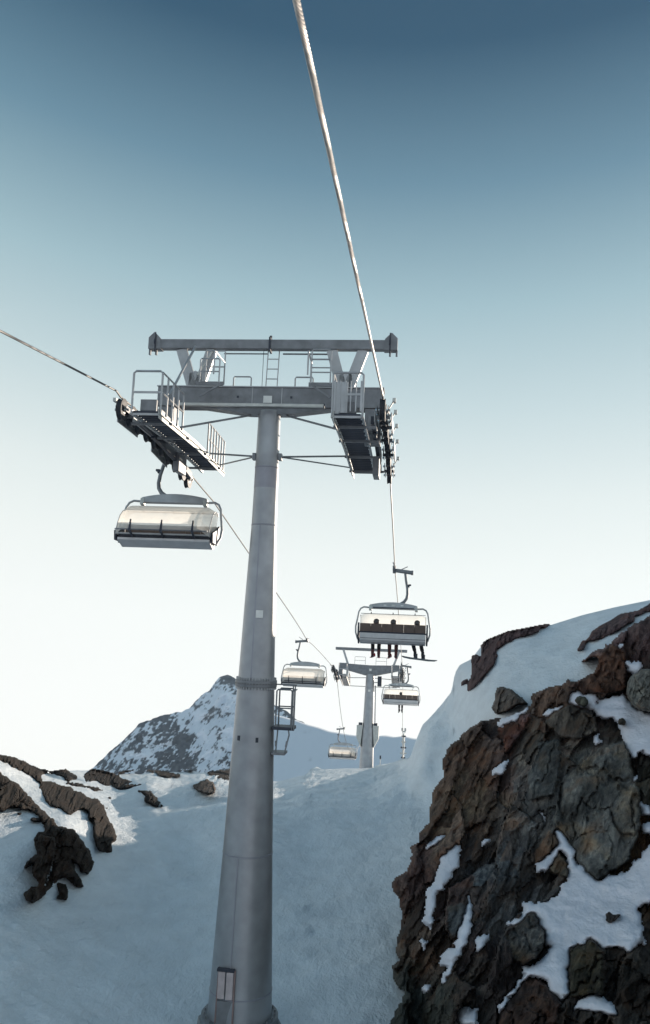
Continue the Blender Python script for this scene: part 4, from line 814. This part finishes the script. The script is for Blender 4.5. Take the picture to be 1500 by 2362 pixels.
mb = MB(); mb.add([(-3.0, -0.25, 9.25), (0, -0.25, 9.15), (3.0, -0.25, 9.25), (3.0, -0.25, 8.85), (0.5, -0.25, 8.25), (-0.5, -0.25, 8.25), (-3.0, -0.25, 8.85),
                   (-3.0, 0.25, 9.25), (0, 0.25, 9.15), (3.0, 0.25, 9.25), (3.0, 0.25, 8.85), (0.5, 0.25, 8.25), (-0.5, 0.25, 8.25), (-3.0, 0.25, 8.85)],
    [(1, 0, 6, 5, 4, 3, 2)[::-1], (8, 7, 13, 12, 11, 10, 9), (0, 1, 8, 7), (1, 2, 9, 8), (2, 3, 10, 9), (3, 4, 11, 10), (4, 5, 12, 11), (5, 6, 13, 12), (6, 0, 7, 13)]); mb.build('crossarm', M['galv_dark'], py2)
mb = MB(); mb.box(-3.4, 3.4, -0.13, 0.13, 10.55, 10.78); mb.build('lifting_beam', M['galv_dark'], py2)
for s_ in (-1, 1):
    mb = MB(); mb.bar((s_*2.15, 0, 9.2), (s_*2.65, 0, 10.56), 0.2, 0.2, w2=0.34); mb.build('strut', M['galv'], py2)
    mb = MB(); loop(mb, s_*0.5, s_*1.5, 9.2, 9.9, -0.3, 0.022, 9.55); mb.build('guard_rail', M['galv'], py2)
    mb = MB(); mb.tube([(s_*0.4, 0, 8.0), (s_*2.5, 0.2, 7.95)], 0.03, 6); mb.tube([(s_*0.4, 0.1, 7.2), (s_*2.5, 0.8, 7.3)], 0.03, 6); mb.build('brace', M['galv_dark'], py2)
    arc2 = lambda y: 8.72-0.05*y-0.045*y*y*0.5
    wheels(py2, s_*(G)-0.15, s_, arc2, [-2.1+0.7*i for i in range(8)])
    catwalk(py2, s_, -2.6, 2.8, lambda y: 7.75-0.03*y, gap=0.3, rail_inner=True)
    mb = MB(); mb.box(s_*2.6, s_*3.0, -0.2, 0.2, 7.8, 8.9); mb.build('hanger_plate', M['galv_dark'], py2)
mb = MB(); mb.box(0.72, 1.10, -0.3, 0.1, 7.25, 8.15); mb.build('equipment_box', M['dark'], py2, bevel=0.02)
mb = MB(); mb.tube([(0.42, 0, 7.6), (0.75, 0, 7.6)], 0.04, 6); mb.build('box_bracket', M['galv'], py2)
mb = MB(); mb.tube([(0.62, -0.1, 3.9), (0.52, -0.1, 7.3)], 0.05, 6); mb.build('cable_duct', M['galv_dark'], py2)
plate(py2, -0.1, 0.12, 8.62, 8.82, -0.27); plate(py2, -0.12, 0.10, 6.65, 6.85, -0.45)
# the mast of the third pylon, seen far behind
B3 = place(931.5, 1700, 122.0)
m3 = thing('lift_mast', 'tiny pale lift mast far up the valley under the right rope', 'lift mast', (float(B3[0]), float(B3[1]), float(B3[2])))
mb = MB(); mb.lathe([(-3.6, 0.16), (0.5, 0.12)], 12); mb.build('post', M['light'], m3)
for i, (z, w_) in enumerate(((0.75, 0.5), (0.1, 0.6), (-0.7, 0.7), (-1.5, 0.8), (-2.3, 0.9), (-2.9, 0.6))):
    mb = MB(); mb.box(-w_/2, w_/2, -0.15, 0.15, z-0.09, z+0.09); mb.build('cross_piece', M['light'] if i % 2 == 0 else M['dark'], m3)
for s_ in (-1, 1):
    mb = MB(); mb.lathe([(0.85, 0.14), (1.25, 0.16)], 10, 'z', (s_*0.22, 0, 0)); mb.build('wheel_housing', M['galv'], m3)
B4 = place(877, 1766, 100.0)
m4 = thing('marker_pole', 'short thin marker pole with a dark top right of the distant pylon', 'marker pole', tuple(float(v) for v in B4))
mb = MB(); mb.lathe([(-1.0, 0.05), (0.75, 0.05)], 8); mb.build('post', M['light'], m4)
mb = MB(); mb.box(-0.09, 0.09, -0.05, 0.05, 0.75, 1.15); mb.build('marker_plate', M['dark'], m4)

# ================================================================ CHAIRS
def make_chair(label):
    """six seat bubble chair; riders face +Y, the grip is the origin, the arm leaves to +X"""
    t = thing('chairlift_chair', label, 'lift chair', group='bubble chairs hanging from the lift ropes')
    mb = MB(); mb.bar((-0.02, -0.28, 0.0), (-0.02, 0.30, 0.0), 0.14, 0.16); mb.bar((0.0, 0, -0.04), (0.76, 0, -0.13), 0.16, 0.13); mb.tube([(0.0, -0.28, 0.02), (-0.08, -0.30, 0.22)], 0.025, 6); mb.tube([(0.28, 0.05, 0.02), (0.55, 0.1, 0.18)], 0.02, 6)
    mb.lathe([(0.70, 0.10), (0.80, 0.10)], 14, 'x', (0, 0, -0.13)); gr = mb.build('grip', M['galv_dark'], t, bevel=0.008)
    mb = MB(); mb.tube([(0.45, 0, -0.13), (0.50, 0, -0.5), (0.565, 0, -0.85), (0.575, 0, -1.12), (0.54, 0, -1.30), (0.44, 0, -1.45), (0.30, 0, -1.55), (0.1, 0, -1.60)], [0.055, 0.055, 0.058, 0.06, 0.062, 0.065, 0.07, 0.07], 10); ar = mb.build('hanger_arm', M['galv_dark'], t, smooth=True)
    mb = MB(); mb.box(0.57, 0.66, -0.05, 0.05, -0.78, -0.70); mb.box(0.60, 0.72, -0.03, 0.03, -0.72, -0.66); mb.build('damper', M['dark'], ar)
    # carrier beam, gently arched
    xs = np.linspace(-1.0, 1.0, 11); mb = MB(); tp = [-1.50-0.13*(x/1.0)**2 for x in xs]
    v = []
    for x, z in zip(xs, tp): v += [(x, -0.07, z), (x, 0.07, z), (x, 0.07, -1.79), (x, -0.07, -1.79)]
    f = [(0, 1, 2, 3), (43, 42, 41, 40)]+[(4*i+a, 4*i+4+a, 4*i+4+(a+1) % 4, 4*i+(a+1) % 4) for i in range(10) for a in range(4)]
    mb.add(v, f); bm_ = mb.build('carrier_beam', M['galv'], t, bevel=0.01)
    for s_ in (-1, 1):
        mb = MB(); mb.box(s_*0.97-0.06, s_*0.97+0.06, -0.09, 0.09, -1.86, -1.66); mb.build('beam_clamp', M['light'], bm_, bevel=0.01)
        mb = MB(); mb.box(s_*0.36-0.06, s_*0.36+0.06, -0.075, -0.071, -1.66, -1.62); mb.build('seat_sticker', M['sign'], bm_)
    mb = MB(); mb.box(-0.08, 0.08, -0.076, -0.071, -1.68, -1.60); mb.build('number_plate', M['light'], bm_)
    mb = MB(); mb.box(-0.86, 0.86, -0.077, -0.071, -1.775, -1.73); mb.build('beam_slot', M['dark'], bm_)
    for s_ in (-1, 1):
        mb = MB(); mb.tube([(s_*0.98, 0, -1.75), (s_*1.25, 0, -1.73), (s_*1.38, 0, -1.80), (s_*1.455, 0, -1.95), (s_*1.50, 0.0, -2.25), (s_*1.56, -0.02, -2.60), (s_*1.55, 0.0, -2.85), (s_*1.46, 0.1, -3.12)], 0.035, 10); mb.build('side_frame', M['galv'], t, smooth=True)
        mb = MB(); mb.add([(s_*1.40, -0.12, -2.45), (s_*1.40, -0.14, -3.05), (s_*1.40, 0.50, -3.20), (s_*1.40, 0.62, -2.95), (s_*1.40, 0.2, -2.70), (s_*1.47, -0.12, -2.45), (s_*1.47, -0.14, -3.05), (s_*1.47, 0.50, -3.20), (s_*1.47, 0.62, -2.95), (s_*1.47, 0.2, -2.70)],
               [(0, 1, 2, 3, 4), (9, 8, 7, 6, 5), (0, 5, 6, 1), (1, 6, 7, 2), (2, 7, 8, 3), (3, 8, 9, 4), (4, 9, 5, 0)]); mb.build('end_panel', M['dark'], t)
    mb = MB(); mb.box(-1.39, 1.39, 0.62, 0.66, -3.06, -3.02); mb.build('footrest_bar', M['galv'], t)
    # seat: six cushions with a pale shell behind and below
    for k in range(6):
        x0 = -1.38+0.46*k
        mb = MB(); mb.add([(x0+.003, -0.02, -3.04), (x0+.457, -0.02, -3.04), (x0+.457, 0.48, -2.98), (x0+.003, 0.48, -2.98), (x0+.003, -0.02, -3.15), (x0+.457, -0.02, -3.15), (x0+.457, 0.52, -3.11), (x0+.003, 0.52, -3.11)], [(0, 1, 2, 3), (7, 6, 5, 4), (0, 4, 5, 1), (1, 5, 6, 2), (2, 6, 7, 3), (3, 7, 4, 0)]); mb.build('seat_cushion', M['cushion'], t, bevel=0.02)
        mb = MB(); mb.add([(x0+.003, 0.02, -3.0), (x0+.457, 0.02, -3.0), (x0+.457, -0.08, -2.47), (x0+.003, -0.08, -2.47), (x0+.003, -0.055, -2.86), (x0+.457, -0.055, -2.86), (x0+.457, -0.13, -2.47), (x0+.003, -0.13, -2.47)], [(3, 2, 1, 0), (4, 5, 6, 7), (0, 1, 5, 4), (1, 2, 6, 5), (2, 3, 7, 6), (3, 0, 4, 7)]); mb.build('backrest', M['backrest'], t, bevel=0.015)
    mb = MB(); mb.tube([(-1.41, -0.10, -2.85), (1.41, -0.10, -2.85)], 0.035, 8); mb.build('rear_tube', M['dark'], t, smooth=True)
    mb = MB(); mb.add([(-1.37, -0.12, -2.88), (1.37, -0.12, -2.88), (1.37, -0.09, -3.17), (1.37, 0.02, -3.24), (-1.37, 0.02, -3.24), (-1.37, -0.09, -3.17), (-1.37, 0.52, -3.19), (1.37, 0.52, -3.19), (1.37, 0.52, -3.12), (-1.37, 0.52, -3.12), (-1.37, -0.03, -2.88), (1.37, -0.03, -2.88), (1.37, -0.03, -3.16), (-1.37, -0.03, -3.16)],
        [(0, 1, 2, 5), (5, 2, 3, 4), (4, 3, 7, 6), (6, 7, 8, 9), (0, 10, 11, 1), (10, 13, 12, 11), (13, 9, 8, 12), (0, 5, 13, 10), (1, 11, 12, 2), (5, 4, 6, 9, 13), (2, 12, 8, 7, 3)]); sh = mb.build('seat_shell', M['shell'], t)
    mb = MB(); mb.tube([(-1.35, -0.10, -3.10), (1.35, -0.10, -3.10)], 0.014, 6); mb.build('shell_rib', M['galv_dark'], sh)
    # bubble: curved hood coming down in front of the riders
    prof = [(-0.12, -2.04), (0.05, -1.99), (0.30, -2.02), (0.55, -2.15), (0.76, -2.38), (0.87, -2.66), (0.90, -2.88), (0.87, -2.99)]
    xs = np.linspace(-1.36, 1.36, 15); P_ = np.zeros((len(prof), 15, 3))
    for i, (y, z) in enumerate(prof):
        for j, x in enumerate(xs):
            e = max(0, abs(x)-1.12)/0.24; P_[i, j] = (x, y-0.16*e*e*(y+0.2), z-0.10*e*e)
    mb = MB(); mb.grid(P_); bb = mb.build('bubble', M['bubble'], t, smooth=True)
    for s_ in (-1, 1):
        mb = MB(); mb.add([(s_*1.362, y-0.16*(y+0.2), z-0.1) for y, z in prof]+[(s_*1.372, -0.1, -2.90)], [tuple(range(9))]); mb.build('bubble_side', M['bubble'], bb)
        mb = MB(); mb.tube([(s_*1.375, y-0.16*(y+0.2), z-0.1) for y, z in prof], 0.013, 6); mb.build('bubble_frame', M['galv'], bb)
    mb = MB(); mb.tube([(-1.36, -0.12, -2.05), (1.36, -0.12, -2.05)], 0.012, 6); mb.tube([(-1.36, 0.87, -3.0), (1.36, 0.87, -3.0)], 0.02, 6); mb.build('bubble_edge', M['galv_dark'], bb)
    for x in (-0.92, 0.0, 0.92):
        mb = MB(); mb.bar((x, -0.12, -2.06), (x, -0.12, -1.98), 0.04, 0.04); mb.build('bubble_pin', M['dark'], bb)
        mb = MB(); mb.bar((x, 0.90, -2.70), (x, 0.86, -3.06), 0.035, 0.05, up=(0, 1, 0), w2=0.075); mb.bar((x, 0.86, -3.03), (x, 0.52, -3.10), 0.05, 0.05); mb.build('bubble_stay', M['dark'], t)
    return t
chairs = {}
def put(proto, label, loc, rz_=0, sway=0, empty_parts=None):
    c = proto if proto.get('fresh') else copy_tree(proto)
    if proto.get('fresh'): del proto['fresh']
    elif 'fresh' in c: del c['fresh']
    c['label'] = label; c.location = loc; c.rotation_euler = (0, R(sway), R(rz_)); return c
ch0 = make_chair('x'); ch0['fresh'] = 1
cR = put(ch0, 'chair on the right rope carrying three riders, one with a snowboard', (G, 34.63, rz(34.63)), 0, 0)
bpy.context.view_layer.update()
cL = put(ch0, 'large empty bubble chair on the left rope just below the wheels of the tall pylon', (-G, 22.75, 11.66), 180, 0)
cFL = put(ch0, 'empty chair on the left rope just in front of the distant pylon crossarm', (-G, 56.6, float(np.interp(56.6, pathl[:, 0], pathl[:, 1]))), 180, 0)
cFR = put(ch0, 'chair with one rider hanging beside the right wheels of the distant pylon', (G, 69.5, rz(69.5)-0.35), 0, 0)
cFF = put(ch0, 'farthest small chair hanging low to the left of the distant pylon foot', (-G+0.1, 93.0, rz(93.0)), 180, 0)

# ================================================================ RIDERS
def skin_body(name, pts, edges, rad, m_, parent=None, sub=1):
    me = bpy.data.meshes.new(name); me.from_pydata(pts, edges, []); o = bpy.data.objects.new(name, me); COL.objects.link(o)
    sk = o.modifiers.new('skin', 'SKIN'); sk.use_smooth_shade = True
    for i, r_ in enumerate(rad): me.skin_vertices[0].data[i].radius = (r_, r_) if not isinstance(r_, tuple) else r_
    me.skin_vertices[0].data[0].use_root = True
    s_ = o.modifiers.new('sub', 'SUBSURF'); s_.levels = sub; s_.render_levels = sub
    me.materials.append(m_)
    if parent: o.parent = parent
    return o
def rider(label, loc, jacket, trousers, seed, feet_spread=0.11, leg_turn=0.0, head_turn=0):
    """seated person facing +Y; origin on the seat under the pelvis"""
    t = thing('person', label, 'person', loc, group='riders on the lift chairs')
    k = feet_spread; lt = leg_turn
    pts = [(0, 0, 0.12), (0, -0.03, 0.32), (0, -0.04, 0.50), (0, -0.01, 0.60), (0, 0.02, 0.68), (0, 0.03, 0.78),
           (-0.19, -0.03, 0.52), (-0.26, 0.06, 0.30), (-0.16, 0.30, 0.26), (-0.10, 0.37, 0.27), (0.19, -0.03, 0.52), (0.26, 0.06, 0.30), (0.16, 0.30, 0.26), (0.10, 0.37, 0.27),
           (-0.10, 0.02, 0.10), (-k-0.02, 0.42, 0.10), (-k+lt*0.4, 0.50, -0.14), (-k+lt, 0.50, -0.36), (0.10, 0.02, 0.10), (k+0.02, 0.42, 0.10), (k+lt*0.4, 0.50, -0.14), (k+lt, 0.50, -0.36)]
    ed = [(0, 1), (1, 2), (2, 3), (3, 4), (4, 5), (2, 6), (6, 7), (7, 8), (8, 9), (2, 10), (10, 11), (11, 12), (12, 13), (0, 14), (14, 15), (15, 16), (16, 17), (0, 18), (18, 19), (19, 20), (20, 21)]
    rad = [0.15, 0.155, 0.15, 0.07, 0.09, 0.085, 0.075, 0.062, 0.05, 0.05, 0.075, 0.062, 0.05, 0.05, 0.10, 0.075, 0.07, 0.065, 0.10, 0.075, 0.07, 0.065]
    skin_body('body', pts, ed, rad, jacket, t)
    # trousers as a slightly wider layer over the legs
    tp = [(0, 0.02, 0.08), (-0.10, 0.04, 0.10), (-k-0.02, 0.42, 0.10), (-k+lt*0.4, 0.50, -0.14), (-k+lt, 0.50, -0.33), (0.10, 0.04, 0.10), (k+0.02, 0.42, 0.10), (k+lt*0.4, 0.50, -0.14), (k+lt, 0.50, -0.33)]
    skin_body('trousers', tp, [(0, 1), (1, 2), (2, 3), (3, 4), (0, 5), (5, 6), (6, 7), (7, 8)], [0.14, 0.115, 0.095, 0.088, 0.085, 0.115, 0.095, 0.088, 0.085], trousers, t)
    for s_ in (-1, 1):                                # gloves with fingers closed on the bar
        for f_ in range(4):
            pass
        skin_body('glove', [(s_*0.10, 0.37, 0.27), (s_*0.08, 0.42, 0.27), (s_*0.05, 0.48, 0.285), (s_*0.05, 0.50, 0.25), (s_*0.075, 0.485, 0.285), (s_*0.075, 0.505, 0.25), (s_*0.10, 0.485, 0.285), (s_*0.10, 0.505, 0.25), (s_*0.122, 0.475, 0.28), (s_*0.122, 0.495, 0.25), (s_*0.035, 0.43, 0.25), (s_*0.02, 0.46, 0.235)],
                  [(0, 1), (1, 2), (2, 3), (1, 4), (4, 5), (1, 6), (6, 7), (1, 8), (8, 9), (1, 10), (10, 11)], [0.045, 0.042, 0.014, 0.012, 0.014, 0.012, 0.014, 0.012, 0.013, 0.011, 0.015, 0.013], M['black'], t)
    hz = 0.76
    mb = MB(); n_ = 10
    prof = [(hz-0.06, 0.118), (hz, 0.13), (hz+0.06, 0.125), (hz+0.11, 0.095), (hz+0.14, 0.04)]
    mb.lathe(prof, 20, 'z', (0, 0.0, 0)); mb.build('helmet', M['helmet'], t, smooth=True)
    # face
    mb = MB(); mb.lathe([(-0.10, 0.045), (-0.07, 0.075), (0, 0.088), (0.06, 0.085), (0.09, 0.06)], 16, 'z', (0, 0.055, 0.72)); mb.bar((0, 0.135, 0.74), (0, 0.165, 0.705), 0.02, 0.03); hd = mb.build('face', M['skin'], t, smooth=True)
    mb = MB(); mb.box(-0.085, 0.085, 0.12, 0.155, 0.735, 0.79); mb.build('goggles', M['dark'], t, bevel=0.015)
    mb = MB(); mb.box(-0.03, 0.03, 0.125, 0.142, 0.665, 0.675); mb.build('mouth', M['red'], t)
    for s_ in (-1, 1):
        mb = MB(); x = s_*k+lt
        mb.bar((x, 0.50, -0.30), (x, 0.52, -0.52), 0.13, 0.15); mb.bar((x, 0.44, -0.53), (x, 0.74, -0.55), 0.11, 0.09); mb.build('boot', M['black'] if seed == 3 else M['maroon'], t, bevel=0.03)
    return t
def skis(label, loc, k, m_, zs=(0, 0)):
    for s_ in (-1, 1):
        mb = MB(); x = s_*k
        ys = [-0.75, -0.6, 0.0, 0.7, 0.88, 0.96]; zz = [0.02, 0, 0, 0, 0.05, 0.12]; ww = [0.09, 0.10, 0.075, 0.11, 0.09, 0.03]
        v = []
        for y, z, w_ in zip(ys, zz, ww): v += [(x-w_/2, y, z), (x+w_/2, y, z), (x+w_/2, y, z-0.02), (x-w_/2, y, z-0.02)]
        f = [(0, 1, 2, 3), (23, 22, 21, 20)]+[(4*i+a, 4*i+4+a, 4*i+4+(a+1) % 4, 4*i+(a+1) % 4) for i in range(5) for a in range(4)]
        mb.add(v, f); r_ = thing('ski', label+(' on the left foot' if s_ < 0 else ' on the right foot'), 'ski', (loc[0], loc[1], loc[2]+zs[(s_+1)//2]), (R(16), 0, R(3*s_)), 'skis of the riders')
        mb.build('ski_blade', m_, r_, bevel=0.004)
        mb = MB(); mb.box(x-0.045, x+0.045, -0.22, -0.10, 0.0, 0.06); mb.box(x-0.04, x+0.04, 0.12, 0.22, 0.0, 0.05); mb.build('binding', M['dark'], r_)
gz = rz(34.63)
def seat(x, y0=34.63, z0=None): z0 = gz if z0 is None else z0; return (G+x, y0+0.12, z0-3.10)
rider('rider at the left end of the right chair, dark head and maroon boots below', seat(-0.70), M['maroon'], M['black'], 1, 0.13)
rider('middle rider on the right chair in brown with red skis', seat(0.02), M['greycloth'], M['maroon'], 2, 0.14)
rider('rider in black at the right end of the chair with a snowboard on', seat(1.02), M['black'], M['black'], 3, 0.16, 0.10)
skis('dark red ski of the leftmost rider', (G-0.70, 34.63+0.68, gz-3.10-0.60), 0.13, M['skired'])
skis('bright red ski of the middle rider', (G+0.02, 34.63+0.68, gz-3.10-0.60), 0.14, M['skired'])
sb = thing('snowboard', 'snowboard held crosswise on the boots of the black clad rider', 'snowboard', (G+1.14, 34.63+0.70, gz-3.10-0.61), (0, R(3), R(8)))
mb = MB(); prof = [(-0.76, 0.06, 0.05), (-0.66, 0.22, 0.02), (-0.4, 0.27, 0), (0, 0.25, 0), (0.4, 0.27, 0), (0.66, 0.22, 0.02), (0.76, 0.06, 0.05)]; v = []
for x, w_, z in prof: v += [(x, -w_/2, z), (x, w_/2, z), (x, w_/2, z-0.02), (x, -w_/2, z-0.02)]
mb.add(v, [(0, 1, 2, 3), (27, 26, 25, 24)]+[(4*i+a, 4*i+4+a, 4*i+4+(a+1) % 4, 4*i+(a+1) % 4) for i in range(6) for a in range(4)]); mb.build('deck', M['board'], sb, bevel=0.004)
for x in (-0.16, 0.16):
    mb = MB(); mb.box(x-0.07, x+0.07, -0.12, 0.12, 0.0, 0.05); mb.box(x-0.06, x+0.06, -0.14, -0.10, 0.0, 0.18); mb.build('binding', M['dark'], sb)
z4 = cFR.location.z
rider('single rider in dark clothes in the middle of the chair beside the distant pylon', (G, 69.5+0.12, z4-3.10), M['black'], M['black'], 3, 0.12)
skis('dark ski of the lone far rider', (G, 69.5+0.68, z4-3.10-0.60), 0.12, M['board'])

# ================================================================ HAZE between the camera and the far slopes
hz = MB(); hz.box(-520, 420, -30, 980, -80, 330)
hm = bpy.data.materials.new('thin_mountain_haze'); hm.use_nodes = True; t = hm.node_tree; t.nodes.clear()
ho = t.nodes.new('ShaderNodeOutputMaterial'); hv = t.nodes.new('ShaderNodeVolumePrincipled'); hv.inputs['Density'].default_value = 0.00015; hv.inputs['Color'].default_value = (0.62, 0.80, 1.0, 1); hv.inputs['Anisotropy'].default_value = 0.25
t.links.new(hv.outputs[0], ho.inputs['Volume'])
ho_ = hz.build('haze', hm, kind='stuff')
